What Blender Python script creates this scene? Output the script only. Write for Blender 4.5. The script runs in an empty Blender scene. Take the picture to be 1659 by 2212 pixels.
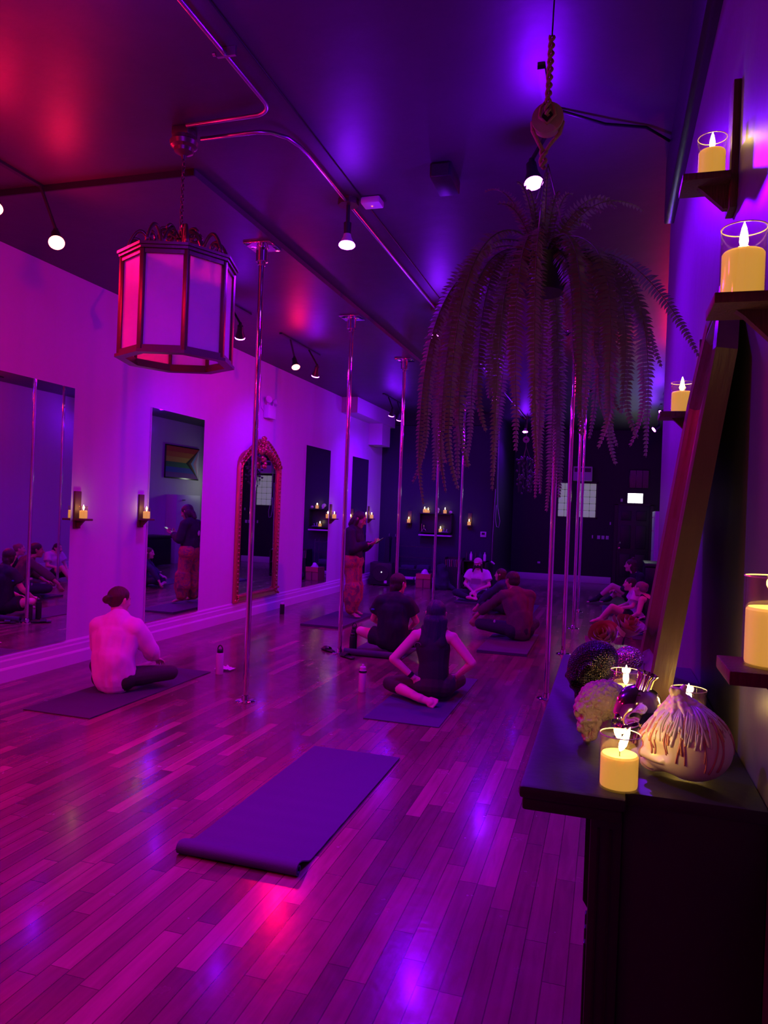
import bpy, bmesh, math, random
import numpy as np
from mathutils import Vector, Matrix, noise, Quaternion
random.seed(7); np.random.seed(7)
S=bpy.context.scene
COL=S.collection
PI=math.pi
V=Vector
# ------------------------------------------------------------------ view
S.view_settings.view_transform='Standard'; S.view_settings.look='None'
S.view_settings.exposure=0.0; S.view_settings.gamma=1.0
S.view_settings.use_curve_mapping=False
F=1600.; ROLL=.038; PSI=math.atan(485/1600.); H=1.65
cam=bpy.data.cameras.new('camera'); co=bpy.data.objects.new('camera',cam); COL.objects.link(co); S.camera=co
cam.sensor_fit='HORIZONTAL'; cam.sensor_width=36; cam.lens=36*F/1659.; cam.clip_start=.05
fw=V((-math.sin(PSI),math.cos(PSI),-4.5/F)).normalized()
rt=V((math.cos(PSI)*math.cos(ROLL),math.sin(PSI)*math.cos(ROLL),math.sin(ROLL)))
rt=(rt-fw*rt.dot(fw)).normalized(); up=rt.cross(fw)
M=Matrix((rt,up,-fw)).transposed().to_4x4(); M.translation=V((0,0,H)); co.matrix_world=M

# ------------------------------------------------------------------ materials
MATS={}
def nt(name):
    m=bpy.data.materials.new(name); m.use_nodes=True; t=m.node_tree
    return m,t,t.nodes['Principled BSDF'],t.nodes['Material Output']
def mat(name,c,rough=.5,metal=0,bump=0,bscale=60,spec=.5,var=0,vscale=8,emit=None,estr=0,sss=0,coat=0,sheen=0,stretch=None,alpha=None):
    if name in MATS: return MATS[name]
    m,t,p,o=nt(name)
    p.inputs['Base Color'].default_value=(*c,1); p.inputs['Roughness'].default_value=rough
    p.inputs['Metallic'].default_value=metal; p.inputs['Specular IOR Level'].default_value=spec
    if coat: p.inputs['Coat Weight'].default_value=coat; p.inputs['Coat Roughness'].default_value=.1
    if sheen: p.inputs['Sheen Weight'].default_value=sheen
    if sss: p.inputs['Subsurface Weight'].default_value=sss; p.inputs['Subsurface Scale'].default_value=.02
    if emit: p.inputs['Emission Color'].default_value=(*emit,1); p.inputs['Emission Strength'].default_value=estr
    tc=t.nodes.new('ShaderNodeTexCoord'); mp=t.nodes.new('ShaderNodeMapping')
    t.links.new(tc.outputs['Object'],mp.inputs[0])
    if stretch: mp.inputs['Scale'].default_value=stretch
    if bump:
        n=t.nodes.new('ShaderNodeTexNoise'); n.inputs['Scale'].default_value=bscale; n.inputs['Detail'].default_value=4
        b=t.nodes.new('ShaderNodeBump'); b.inputs['Strength'].default_value=bump; b.inputs['Distance'].default_value=.01
        t.links.new(mp.outputs[0],n.inputs['Vector']); t.links.new(n.outputs[0],b.inputs['Height']); t.links.new(b.outputs[0],p.inputs['Normal'])
    if var:
        n=t.nodes.new('ShaderNodeTexNoise'); n.inputs['Scale'].default_value=vscale; n.inputs['Detail'].default_value=5
        r=t.nodes.new('ShaderNodeMapRange'); r.inputs[3].default_value=1-var; r.inputs[4].default_value=1+var
        x=t.nodes.new('ShaderNodeVectorMath'); x.operation='SCALE'; x.inputs[0].default_value=c
        t.links.new(mp.outputs[0],n.inputs['Vector']); t.links.new(n.outputs[0],r.inputs[0]); t.links.new(r.outputs[0],x.inputs['Scale']); t.links.new(x.outputs[0],p.inputs['Base Color'])
    MATS[name]=m; return m
def emat(name,c,s):
    m,t,p,o=nt(name); p.inputs['Base Color'].default_value=(0,0,0,1)
    p.inputs['Emission Color'].default_value=(*c,1); p.inputs['Emission Strength'].default_value=s
    MATS[name]=m; return m
def thinglass(name,tint=(1,1,1),fac=.12,rough=.02):
    m,t,p,o=nt(name); t.nodes.remove(p)
    tr=t.nodes.new('ShaderNodeBsdfTransparent'); tr.inputs[0].default_value=(*tint,1)
    gl=t.nodes.new('ShaderNodeBsdfGlossy'); gl.inputs['Roughness'].default_value=rough
    lw=t.nodes.new('ShaderNodeLayerWeight'); lw.inputs[0].default_value=.5; fr=t.nodes.new('ShaderNodeMath'); fr.operation='POWER'; fr.inputs[1].default_value=3.5; t.links.new(lw.outputs['Facing'],fr.inputs[0])
    ad=t.nodes.new('ShaderNodeMath'); ad.operation='MULTIPLY_ADD'; ad.inputs[1].default_value=.45; ad.inputs[2].default_value=fac*.35
    mx=t.nodes.new('ShaderNodeMixShader')
    t.links.new(fr.outputs[0],ad.inputs[0]); t.links.new(ad.outputs[0],mx.inputs[0]); t.links.new(tr.outputs[0],mx.inputs[1]); t.links.new(gl.outputs[0],mx.inputs[2]); t.links.new(mx.outputs[0],o.inputs[0])
    MATS[name]=m; return m
def floor_mat():
    m,t,p,o=nt('wood_floor'); N=t.nodes.new; L=t.links.new
    tc=N('ShaderNodeTexCoord'); sp=N('ShaderNodeSeparateXYZ'); L(tc.outputs['Object'],sp.inputs[0])
    def mth(op,a,b=None,c=None):
        n=N('ShaderNodeMath'); n.operation=op
        for i,v in enumerate((a,b,c)):
            if v is None: continue
            if isinstance(v,(int,float)): n.inputs[i].default_value=v
            else: L(v,n.inputs[i])
        return n.outputs[0]
    xs=mth('DIVIDE',sp.outputs[0],.083); row=mth('FLOOR',xs)
    wn=N('ShaderNodeTexWhiteNoise'); wn.noise_dimensions='1D'; L(row,wn.inputs['W'])
    ys=mth('ADD',mth('DIVIDE',sp.outputs[1],.78),mth('MULTIPLY',wn.outputs[0],7.3)); colr=mth('FLOOR',ys)
    cv=N('ShaderNodeCombineXYZ'); L(row,cv.inputs[0]); L(colr,cv.inputs[1])
    w2=N('ShaderNodeTexWhiteNoise'); w2.noise_dimensions='2D'; L(cv.outputs[0],w2.inputs['Vector'])
    ramp=N('ShaderNodeValToRGB'); e=ramp.color_ramp.elements
    e[0].position=0; e[0].color=(.10,.052,.052,1); e[1].position=1; e[1].color=(.34,.18,.16,1)
    for pos,c in((.2,(.14,.07,.066,1)),(.6,(.18,.09,.083,1)),(.92,(.24,.12,.11,1))):
        k=e.new(pos); k.color=c
    L(w2.outputs[0],ramp.inputs[0])
    # grain
    mp=N('ShaderNodeMapping'); mp.inputs['Scale'].default_value=(28,2.2,1); L(tc.outputs['Object'],mp.inputs[0])
    va=N('ShaderNodeVectorMath'); va.operation='ADD'; L(mp.outputs[0],va.inputs[0]); L(w2.outputs['Color'],va.inputs[1])
    gn=N('ShaderNodeTexNoise'); gn.inputs['Scale'].default_value=1; gn.inputs['Detail'].default_value=5; gn.inputs['Distortion'].default_value=.6; L(va.outputs[0],gn.inputs['Vector'])
    gr=mth('MULTIPLY_ADD',gn.outputs[0],.8,.6)
    # gaps
    fx=mth('FRACT',xs); gx=mth('MULTIPLY',mth('GREATER_THAN',fx,.03),mth('LESS_THAN',fx,.975))
    fy=mth('FRACT',ys); gy=mth('GREATER_THAN',fy,.005); g=mth('MULTIPLY',gx,gy); gg=mth('MULTIPLY_ADD',g,.62,.38)
    k=mth('MULTIPLY',gr,gg); sc=N('ShaderNodeVectorMath'); sc.operation='SCALE'; L(ramp.outputs[0],sc.inputs[0]); L(k,sc.inputs['Scale'])
    L(sc.outputs[0],p.inputs['Base Color'])
    n2=N('ShaderNodeTexNoise'); n2.inputs['Scale'].default_value=9; n2.inputs['Detail'].default_value=3; L(tc.outputs['Object'],n2.inputs['Vector'])
    L(mth('MULTIPLY_ADD',n2.outputs[0],.22,.12),p.inputs['Roughness'])
    n3=N('ShaderNodeTexNoise'); n3.inputs['Scale'].default_value=22; n3.inputs['Detail'].default_value=2; L(tc.outputs['Object'],n3.inputs['Vector'])
    # slight tilt of every plank
    ht=mth('ADD',mth('MULTIPLY',n3.outputs[0],.55),mth('ADD',mth('MULTIPLY',g,.25),mth('MULTIPLY',mth('MULTIPLY',mth('SUBTRACT',fx,.5),mth('SUBTRACT',w2.outputs[0],.5)),.9)))
    b=N('ShaderNodeBump'); b.inputs['Strength'].default_value=.35; b.inputs['Distance'].default_value=.004; L(ht,b.inputs['Height']); L(b.outputs[0],p.inputs['Normal'])
    p.inputs['Coat Weight'].default_value=.25; p.inputs['Coat Roughness'].default_value=.12
    MATS['wood_floor']=m; return m
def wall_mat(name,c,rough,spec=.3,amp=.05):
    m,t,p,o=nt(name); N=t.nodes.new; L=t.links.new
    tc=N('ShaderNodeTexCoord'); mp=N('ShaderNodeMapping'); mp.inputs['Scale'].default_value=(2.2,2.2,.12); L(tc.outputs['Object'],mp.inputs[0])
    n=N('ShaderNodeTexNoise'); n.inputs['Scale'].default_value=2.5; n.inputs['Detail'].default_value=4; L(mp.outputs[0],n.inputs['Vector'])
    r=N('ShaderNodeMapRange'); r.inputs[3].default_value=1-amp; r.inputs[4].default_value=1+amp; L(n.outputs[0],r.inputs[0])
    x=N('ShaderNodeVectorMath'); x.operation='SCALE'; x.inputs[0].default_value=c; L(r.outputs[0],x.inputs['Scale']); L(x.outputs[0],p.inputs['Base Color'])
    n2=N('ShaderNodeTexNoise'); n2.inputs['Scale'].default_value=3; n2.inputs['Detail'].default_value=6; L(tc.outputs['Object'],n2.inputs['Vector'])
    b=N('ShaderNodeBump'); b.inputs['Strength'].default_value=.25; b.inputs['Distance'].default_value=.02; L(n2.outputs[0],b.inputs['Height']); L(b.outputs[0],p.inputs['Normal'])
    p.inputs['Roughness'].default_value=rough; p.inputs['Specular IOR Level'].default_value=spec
    MATS[name]=m; return m
def glitter_mat(name,base,spark,scale):
    m,t,p,o=nt(name); N=t.nodes.new; L=t.links.new
    tc=N('ShaderNodeTexCoord'); v=N('ShaderNodeTexVoronoi'); v.inputs['Scale'].default_value=scale; v.inputs['Randomness'].default_value=.35; L(tc.outputs['Object'],v.inputs['Vector'])
    b=N('ShaderNodeBump'); b.inputs['Strength'].default_value=1; b.inputs['Distance'].default_value=.004; b.invert=True
    L(v.outputs['Distance'],b.inputs['Height']); L(b.outputs[0],p.inputs['Normal'])
    r=N('ShaderNodeValToRGB'); r.color_ramp.elements[0].color=(*spark,1); r.color_ramp.elements[1].color=(*base,1); r.color_ramp.elements[0].position=.2; r.color_ramp.elements[1].position=.5
    L(v.outputs['Distance'],r.inputs[0]); L(r.outputs[0],p.inputs['Base Color'])
    p.inputs['Metallic'].default_value=.8; p.inputs['Roughness'].default_value=.22; MATS[name]=m; return m
def facet_mat(name):
    m,t,p,o=nt(name); N=t.nodes.new; L=t.links.new
    p.inputs['Base Color'].default_value=(.92,.92,.95,1); p.inputs['Metallic'].default_value=1; p.inputs['Roughness'].default_value=.12
    tc=N('ShaderNodeTexCoord'); v=N('ShaderNodeTexVoronoi'); v.inputs['Scale'].default_value=170; L(tc.outputs['Object'],v.inputs['Vector'])
    b=N('ShaderNodeBump'); b.inputs['Strength'].default_value=1; b.inputs['Distance'].default_value=.006; L(v.outputs['Distance'],b.inputs['Height']); L(b.outputs[0],p.inputs['Normal'])
    MATS[name]=m; return m
def pants_mat(name):
    m,t,p,o=nt(name); N=t.nodes.new; L=t.links.new
    tc=N('ShaderNodeTexCoord'); n=N('ShaderNodeTexNoise'); n.inputs['Scale'].default_value=7; n.inputs['Detail'].default_value=3; n.inputs['Distortion'].default_value=1.2; L(tc.outputs['Object'],n.inputs['Vector'])
    r=N('ShaderNodeValToRGB'); e=r.color_ramp.elements; r.color_ramp.interpolation='CONSTANT'
    e[0].position=0; e[0].color=(.17,.035,.08,1); e[1].position=.42; e[1].color=(.30,.05,.08,1)
    for q,c in((.5,(.42,.07,.06,1)),(.56,(.22,.04,.10,1)),(.62,(.45,.12,.05,1)),(.68,(.14,.03,.08,1))):
        k=e.new(q); k.color=c
    L(n.outputs[0],r.inputs[0]); L(r.outputs[0],p.inputs['Base Color']); p.inputs['Roughness'].default_value=.8; MATS[name]=m; return m
def stone_mat(name):
    return mat(name,(.52,.44,.38),.75,bump=.6,bscale=160,var=.15,vscale=60)

FLOOR=floor_mat()
WALLW=wall_mat('white_wall_paint',(.62,.60,.62),.6,.25,.05)
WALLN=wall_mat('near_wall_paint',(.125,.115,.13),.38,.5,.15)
CEIL=wall_mat('dark_ceiling_paint',(.055,.048,.06),.46,.55,.15)
NAVY=wall_mat('navy_wall_paint',(.03,.026,.058),.6,.3)
BLACKW=wall_mat('black_wall_paint',(.022,.018,.026),.5,.3)
WHITE=mat('white_trim',(.68,.66,.68),.45)
CHROME=mat('chrome',(.82,.82,.85),.055,1)
STEEL=mat('brushed_conduit',(.6,.6,.62),.28,1)
MIRROR=mat('mirror_glass',(.86,.86,.88),.015,1)
BLACK=mat('black_paint',(.02,.018,.022),.45,bump=.1,bscale=40)
BLACKG=mat('black_gloss',(.015,.013,.018),.25)
BLKPL=mat('black_plastic',(.018,.018,.02),.4)
DWOOD=mat('dark_stained_wood',(.11,.05,.028),.55,bump=.3,bscale=30,var=.35,vscale=14,stretch=(6,6,.8))
FRAMEW=mat('weathered_frame_wood',(.115,.068,.036),.38,bump=.12,bscale=14,var=.3,vscale=5,stretch=(6,6,.9))
BRONZE=mat('antique_bronze',(.20,.12,.09),.35,.8,bump=.1,bscale=30)
GILT=mat('gilded_ornament',(.62,.36,.13),.3,.85,bump=.35,bscale=70)
MATB=mat('yoga_mat_rubber',(.075,.06,.10),.72,bump=.25,bscale=250,spec=.3)
MATP=mat('purple_yoga_mat_rubber',(.065,.062,.135),.72,bump=.25,bscale=250,spec=.3)
ROPE=mat('jute_rope',(.42,.25,.16),.85,bump=.6,bscale=120)
PWOOD=mat('pale_pulley_wood',(.45,.33,.25),.6,var=.2,vscale=20)
GLASS=thinglass('clear_thin_glass',(1,.95,.86),.22)
def lam_mat():
    m,t,p,o=nt('frosted_lantern_glass'); N=t.nodes.new; L=t.links.new
    p.inputs['Base Color'].default_value=(.72,.68,.7,1); p.inputs['Roughness'].default_value=.35
    tc=N('ShaderNodeTexCoord'); n=N('ShaderNodeTexNoise'); n.inputs['Scale'].default_value=5; n.inputs['Detail'].default_value=3; L(tc.outputs['Object'],n.inputs['Vector'])
    r=N('ShaderNodeMapRange'); r.inputs[3].default_value=.72; r.inputs[4].default_value=.95; L(n.outputs[0],r.inputs[0])
    cb=N('ShaderNodeCombineColor'); [L(r.outputs[0],cb.inputs[i]) for i in range(3)]; L(cb.outputs[0],p.inputs['Base Color'])
    tl=N('ShaderNodeBsdfTranslucent'); tl.inputs[0].default_value=(.92,.88,.9,1); mx=N('ShaderNodeMixShader'); mx.inputs[0].default_value=.5
    L(p.outputs[0],mx.inputs[1]); L(tl.outputs[0],mx.inputs[2]); L(mx.outputs[0],o.inputs[0]); return m
LGLASS=lam_mat()
def leaf_mat(name,c):
    m,t,p,o=nt(name); N=t.nodes.new; L=t.links.new
    p.inputs['Base Color'].default_value=(*c,1); p.inputs['Roughness'].default_value=.42
    tl=N('ShaderNodeBsdfTranslucent'); tl.inputs[0].default_value=(c[0]*1.2,c[1]*1.2,c[2],1); mx=N('ShaderNodeMixShader'); mx.inputs[0].default_value=.25
    L(p.outputs[0],mx.inputs[1]); L(tl.outputs[0],mx.inputs[2]); L(mx.outputs[0],o.inputs[0]); return m
LEAF=leaf_mat('fern_leaf',(.17,.21,.12)); LEAF2=leaf_mat('dry_fern_leaf',(.26,.18,.13))
WAX=mat('lit_candle_wax',(.80,.58,.26),.5,emit=(1,.55,.09),estr=.55,sss=.1)
FLAME=emat('candle_flame',(1,.86,.42),22)
REDB=emat('red_bulb_face',(1,.15,.13),12); BLUB=emat('violet_bulb_face',(.75,.11,1),14)
SKIN=mat('skin',(.76,.48,.39),.5,bump=.05,bscale=200,sss=.08); SKIND=mat('tan_skin',(.42,.24,.17),.5,sss=.06)
LIPS=mat('lips_and_brows',(.20,.06,.06),.5)
HAIRB=mat('dark_hair',(.035,.02,.02),.42,bump=.7,bscale=26,stretch=(9,9,.6)); HAIRR=mat('auburn_hair',(.075,.028,.022),.42,bump=.7,bscale=26,stretch=(9,9,.6))
HAIRBL=mat('blue_black_hair',(.018,.018,.07),.3,bump=.8,bscale=22,stretch=(10,10,.5)); HAIRG=mat('greying_hair',(.22,.16,.15),.5,bump=.6,bscale=30)

# ------------------------------------------------------------------ mesh helpers
class MB:
    def __init__(s): s.b=bmesh.new()
    def box(s,x0,x1,y0,y1,z0,z1,bev=0,mt=None):
        b=bmesh.new(); bmesh.ops.create_cube(b,size=1)
        bmesh.ops.scale(b,vec=(abs(x1-x0),abs(y1-y0),abs(z1-z0)),verts=b.verts)
        if bev: bmesh.ops.bevel(b,geom=list(b.edges),offset=bev,segments=2,profile=.5,affect='EDGES')
        bmesh.ops.translate(b,vec=((x0+x1)/2,(y0+y1)/2,(z0+z1)/2),verts=b.verts)
        s.add(b,mt); return s
    def add(s,b,mt=None):
        if mt is not None: bmesh.ops.transform(b,matrix=mt,verts=b.verts)
        me=bpy.data.meshes.new('t'); b.to_mesh(me); b.free(); s.b.from_mesh(me); bpy.data.meshes.remove(me)
    def grid(s,rows,closed=True,capa=True,capb=True):
        b=s.b; R=[[b.verts.new(v) for v in r] for r in rows]; n=len(R[0])
        for i in range(len(R)-1):
            for j in range(n if closed else n-1):
                k=(j+1)%n
                try: b.faces.new((R[i][j],R[i][k],R[i+1][k],R[i+1][j]))
                except ValueError: pass
        if closed and capa and n>2: b.faces.new(list(reversed(R[0])))
        if closed and capb and n>2: b.faces.new(R[-1])
        return s
    def cyl(s,p,q,r,r2=None,n=20,cap=True):
        p=V(p);q=V(q);r2=r if r2 is None else r2; d=(q-p).normalized()
        a=d.orthogonal().normalized(); c=d.cross(a)
        f=lambda o,rr:[o+(a*math.cos(2*PI*i/n)+c*math.sin(2*PI*i/n))*rr for i in range(n)]
        return s.grid([f(p,r),f(q,r2)],True,cap,cap)
    def tube(s,pts,r,n=10,taper=None):
        pts=[V(p) for p in pts]; rows=[]; prev=None
        for i,p in enumerate(pts):
            d=(pts[min(i+1,len(pts)-1)]-pts[max(i-1,0)]).normalized()
            if prev is None: a=d.orthogonal().normalized()
            else:
                a=(prev-d*prev.dot(d))
                a=a.normalized() if a.length>1e-6 else d.orthogonal().normalized()
            prev=a; c=d.cross(a); rr=r if taper is None else (taper(i/(len(pts)-1))*r)
            rows.append([p+(a*math.cos(2*PI*k/n)+c*math.sin(2*PI*k/n))*rr for k in range(n)])
        return s.grid(rows)
    def lathe(s,prof,o=(0,0,0),n=28,mt=None):
        o=V(o); rows=[]
        for r,z in prof:
            rows.append([V((r*math.cos(2*PI*i/n),r*math.sin(2*PI*i/n),z)) for i in range(n)])
        if mt is None: mt=Matrix.Translation(o)
        else: mt=Matrix.Translation(o)@mt
        rows=[[mt@v for v in r] for r in rows]
        return s.grid(rows)
    def prism(s,poly,axis,a,b):
        def P(u,v,w):
            return V((w,u,v)) if axis=='x' else V((u,w,v)) if axis=='y' else V((u,v,w))
        return s.grid([[P(u,v,a) for u,v in poly],[P(u,v,b) for u,v in poly]])
    def ell(s,c,r,mt=None,sub=3):
        b=bmesh.new(); bmesh.ops.create_icosphere(b,subdivisions=sub,radius=1)
        m=Matrix.Translation(V(c))@(mt.to_4x4() if mt is not None else Matrix())@Matrix.Diagonal((*r,1))
        s.add(b,m); return s
    def cap(s,p,q,r1,r2,flat=None,n=16):
        p=V(p);q=V(q);d=(q-p); L=d.length; d=d.normalized() if L>1e-6 else V((0,0,1))
        a=d.orthogonal().normalized(); c=d.cross(a); rows=[]
        for k in range(5):
            t=-PI/2+PI/2*k/5+.12*(k==0); rows.append((p+d*r1*math.sin(t),r1*math.cos(t)))
        rows.append((p,r1)); rows.append((q,r2))
        for k in range(1,6):
            t=PI/2*k/5-.12*(k==5); rows.append((q+d*r2*math.sin(t),r2*math.cos(t)))
        out=[]
        for o,rr in rows:
            ring=[]
            for i in range(n):
                v=(a*math.cos(2*PI*i/n)+c*math.sin(2*PI*i/n))*rr
                if flat: ax,f=flat; v=v-ax*(v.dot(ax)*(1-f))
                ring.append(o+v)
            out.append(ring)
        return s.grid(out)
    def mesh(s,name,m,smooth=None):
        bmesh.ops.recalc_face_normals(s.b,faces=s.b.faces)
        me=bpy.data.meshes.new(name); s.b.to_mesh(me); s.b.free(); me.materials.append(m)
        if smooth is not None:
            me.shade_smooth()
            if smooth<180: me.set_sharp_from_angle(angle=math.radians(smooth))
        return me
    def obj(s,name,m,parent=None,smooth=35):
        return link(name,s.mesh(name,m,smooth),parent)
def link(name,me,parent=None):
    o=bpy.data.objects.new(name,me); COL.objects.link(o)
    if parent is not None: o.parent=parent
    return o
def tag(o,label,cat,group=None,kind=None):
    o['label']=label; o['category']=cat
    if group: o['group']=group
    if kind: o['kind']=kind
    return o
def struct(o): o['kind']='structure'; return o
def thing(name,label,cat,loc=(0,0,0),rz=0,group=None):
    o=bpy.data.objects.new(name,None); COL.objects.link(o); o.location=loc; o.rotation_euler=(0,0,rz); o.empty_display_size=.1
    return tag(o,label,cat,group)
def copy_tree(o,parent=None):
    c=o.copy(); COL.objects.link(c)
    if parent is not None: c.parent=parent
    for ch in list(o.children): copy_tree(ch,c)
    return c
TMP=bpy.data.scenes.new('tmp_scene')
def remesh(mb,voxel,smooth=4,disp=None,name='m',mt=None,keep=None):
    me=mb.mesh(name,mt or WHITE)
    ob=bpy.data.objects.new('tmp',me); TMP.collection.objects.link(ob)
    r=ob.modifiers.new('r','REMESH'); r.mode='VOXEL'; r.voxel_size=voxel; r.use_smooth_shade=True
    if smooth:
        sm=ob.modifiers.new('s','SMOOTH'); sm.iterations=smooth; sm.factor=.5
    vl=TMP.view_layers[0]; vl.update(); dg=vl.depsgraph; dg.update(); ev=ob.evaluated_get(dg)
    nm=bpy.data.meshes.new_from_object(ev); nm.name=name
    bpy.data.objects.remove(ob); bpy.data.meshes.remove(me)
    if disp:
        n=len(nm.vertices); 
        nn=[v.normal.copy() for v in nm.vertices]
        for v,n_ in zip(nm.vertices,nn): v.co+=n_*disp(v.co)
    nm.materials.clear(); nm.materials.append(mt or WHITE); nm.shade_smooth()
    return nm

def light(kind,loc,color,energy,size=.05,rot=None,angle=None,blend=.6,name='lamp_light',target=None):
    l=bpy.data.lights.new(name,kind); l.color=color; l.energy=energy
    if kind in('POINT','SPOT'): l.shadow_soft_size=size
    if kind=='SPOT': l.spot_size=angle; l.spot_blend=blend
    o=bpy.data.objects.new(name,l); COL.objects.link(o); o.location=loc
    if target is not None: o.rotation_euler=(V(target)-V(loc)).to_track_quat('-Z','Y').to_euler()
    return o
RED=(1.0,0.0,.055); BLUE=(.17,0.0,1.0); WARM=(1.0,.62,.10)

# ------------------------------------------------------------------ room shell
XL=-5.07; XR=.32; XF=1.32; YN=-3.0; YA=5.2; YB=19.5; YC=16.4; ZC=3.87
struct(MB().box(XL-.2,XF+.2,YN,YB+.2,-.1,0).obj('floor',FLOOR))
struct(MB().box(XL-.2,XF+.2,YN-.1,YB+.2,ZC,ZC+.1).obj('ceiling',CEIL))
struct(MB().box(XL-.15,XL,YN,YB,0,ZC).obj('wall_left',WALLW))
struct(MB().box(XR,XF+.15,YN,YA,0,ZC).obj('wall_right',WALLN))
struct(MB().box(XF,XF+.15,YA,YB,0,ZC).obj('wall_alcove',WALLW))
struct(MB().box(XL,XF,YB,YB+.15,0,ZC).obj('wall_back',BLACKW))
struct(MB().box(XL-.15,XF+.15,YN-.15,YN,0,ZC).obj('wall_front',WALLW))
struct(MB().box(XL,-2.47,YC,YB,0,ZC).obj('wall_closet',NAVY))
struct(MB().box(-2.47,-2.40,YC-.02,YB,0,ZC).obj('trim_1',BLACKW))
struct(MB().box(XL,-2.44,YC-.15,YC-.001,3.60,ZC).obj('trim_2',BLACKW))
struct(MB().box(XL,-2.72,4.34,YC-.15,3.825,ZC+.001).obj('trim_3',CEIL))
struct(MB().box(XL,-2.72,4.325,4.339,3.824,ZC).obj('trim_shade',BLACKW))  # black strip standing in for shade on the ceiling drop's front face
struct(MB().box(XL,-4.74,13.6,YC-.15,3.52,3.83).obj('trim_4',WALLW))
struct(MB().box(XL,-4.76,15.35,15.95,3.06,3.525).obj('trim_5',WALLW))
struct(MB().box(.262,XR+.01,YN,4.9,3.49,ZC,bev=.01).obj('trim_6',BLACKG))
prof=[(0,0),(.035,0),(.035,.11),(.028,.125),(.022,.13),(.022,.185),(.014,.20),(.014,.225),(0,.245)]
struct(MB().prism([(XL+u,z) for u,z in prof],'y',YN,YC-.0).obj('baseboard_left',WHITE,smooth=None))
struct(MB().box(-2.40,.11,YB-.02,YB,0,.17,bev=.004).obj('baseboard_back',WHITE))
struct(MB().box(XL+.9,-2.47,YC-.02,YC,0,.16,bev=.004).obj('baseboard_closet',WHITE))
struct(MB().prism([(XF-u,z) for u,z in prof],'y',YA,YB).obj('baseboard_alcove',WHITE,smooth=None))

# door in the back wall
dr=struct(thing('door_1','d','d')); del dr['label'],dr['category']
dr.location=(.60,YB,0)
MB().box(-.38,.38,-.045,-.005,0,2.0,bev=.003).obj('door_leaf',BLACK,dr)
for s in(-1,1):
    for z0,z1 in((.2,.78),(.92,1.5),(1.62,1.86)):
        m=MB().box(s*.18-.12,s*.18+.12,-.058,-.044,z0,z1,bev=.01); m.obj('door_panel',BLACK,dr)
MB().box(-.46,-.38,-.06,0,0,2.02).box(.38,.46,-.06,0,0,2.02).box(-.46,.46,-.06,0,2.0,2.035).obj('door_frame',BLACK,dr)
k=MB().lathe([(.001,0),(.02,0),(.02,.03),(.032,.05),(.026,.075),(.001,.08)],mt=Matrix.Rotation(PI/2,4,'X'),n=20).obj('door_knob',CHROME,dr); k.location=(-.32,-.045,.92)
k=MB().lathe([(.001,0),(.032,0),(.032,.02),(.02,.03),(.001,.03)],mt=Matrix.Rotation(PI/2,4,'X'),n=20).obj('deadbolt',CHROME,dr); k.location=(-.32,-.045,1.05)
# glass block window
w=struct(thing('window_1','d','d')); del w['label'],w['category']; w.location=(-.78,YB,2.09)
GB=mat('glass_block',(.55,.55,.52),.15,bump=.9,bscale=45,emit=(.75,.8,.72),estr=.16,spec=.8)
MB().box(-.50,.50,-.02,-.001,-.46,-.43).box(-.50,.50,-.02,-.001,.43,.46).box(-.50,-.47,-.02,-.001,-.46,.46).box(.47,.50,-.02,-.001,-.46,.46).obj('window_frame',BLACK,w)
m=MB()
for i in range(6):
    for j in range(5):
        if i in(2,) : continue
        m.box(-.465+i*.155,-.465+i*.155+.148,-.025,-.002,-.43+j*.172,-.43+j*.172+.165,bev=.012)
m.obj('glass_blocks',GB,w)

# ------------------------------------------------------------------ wall mirrors
def wall_mirror(y0,y1,label):
    t=thing('wall_mirror',label,'mirror',(XL,(y0+y1)/2,.25),group='tall frameless mirrors on the white wall')
    w_=(y1-y0)/2
    MB().box(.002,.016,-w_,w_,0,2.48).obj('backing',WHITE,t)
    MB().box(.016,.0185,-w_+.004,w_-.004,.004,2.476).obj('mirror_glass',MIRROR,t)
wall_mirror(4.89,6.07,'tall frameless mirror at the left edge of the photo, nearest on the white wall')
wall_mirror(7.35,8.51,'tall frameless mirror below the lantern, reflecting the standing person from behind')
wall_mirror(11.89,13.07,'tall frameless dark-reflecting mirror just past the gilded one')
wall_mirror(14.31,15.38,'farthest frameless mirror, behind the standing person by the room corner')
# gilded mirror
g=thing('gilded_mirror','arched ornate gilded mirror with a carved crest on the white wall','mirror',(XL,10.15,.24))
def arch(s,inset):
    w_=.70-inset; pts=[(-w_,inset),(w_,inset),(w_,1.93)]
    for k in range(1,16):
        a=k/16*PI; pts.append((w_*math.cos(a)*1.0,1.93+(.34-inset*.6)*math.sin(a)**.8))
    pts.append((-w_,1.93)); return pts
MB().prism(arch(0,.10),'x',.004,.02).obj('mirror_glass',MIRROR,g,smooth=None)
o_,i_=arch(0,0),arch(0,.12); mid=arch(0,.06)
m=MB(); n=len(o_)
m.grid([[V((.004,u,z)) for u,z in o_],[V((.035,u,z)) for u,z in o_],[V((.06,u,z)) for u,z in arch(0,.02)],[V((.045,u,z)) for u,z in mid],[V((.055,u,z)) for u,z in arch(0,.085)],[V((.022,u,z)) for u,z in i_]],True,False,False)
m.obj('frame',GILT,g,smooth=40)
m=MB(); rnd=random.Random(3)
def along(poly,step):
    out=[]; 
    for a,b in zip(poly,poly[1:]+poly[:1]):
        L=math.dist(a,b); k=max(1,int(L/step))
        for i in range(k): out.append((a[0]+(b[0]-a[0])*i/k,a[1]+(b[1]-a[1])*i/k))
    return out
for u,z in along(arch(0,.095),.022): m.ell((.045,u,z),(.009,.009,.009),sub=1)
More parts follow.
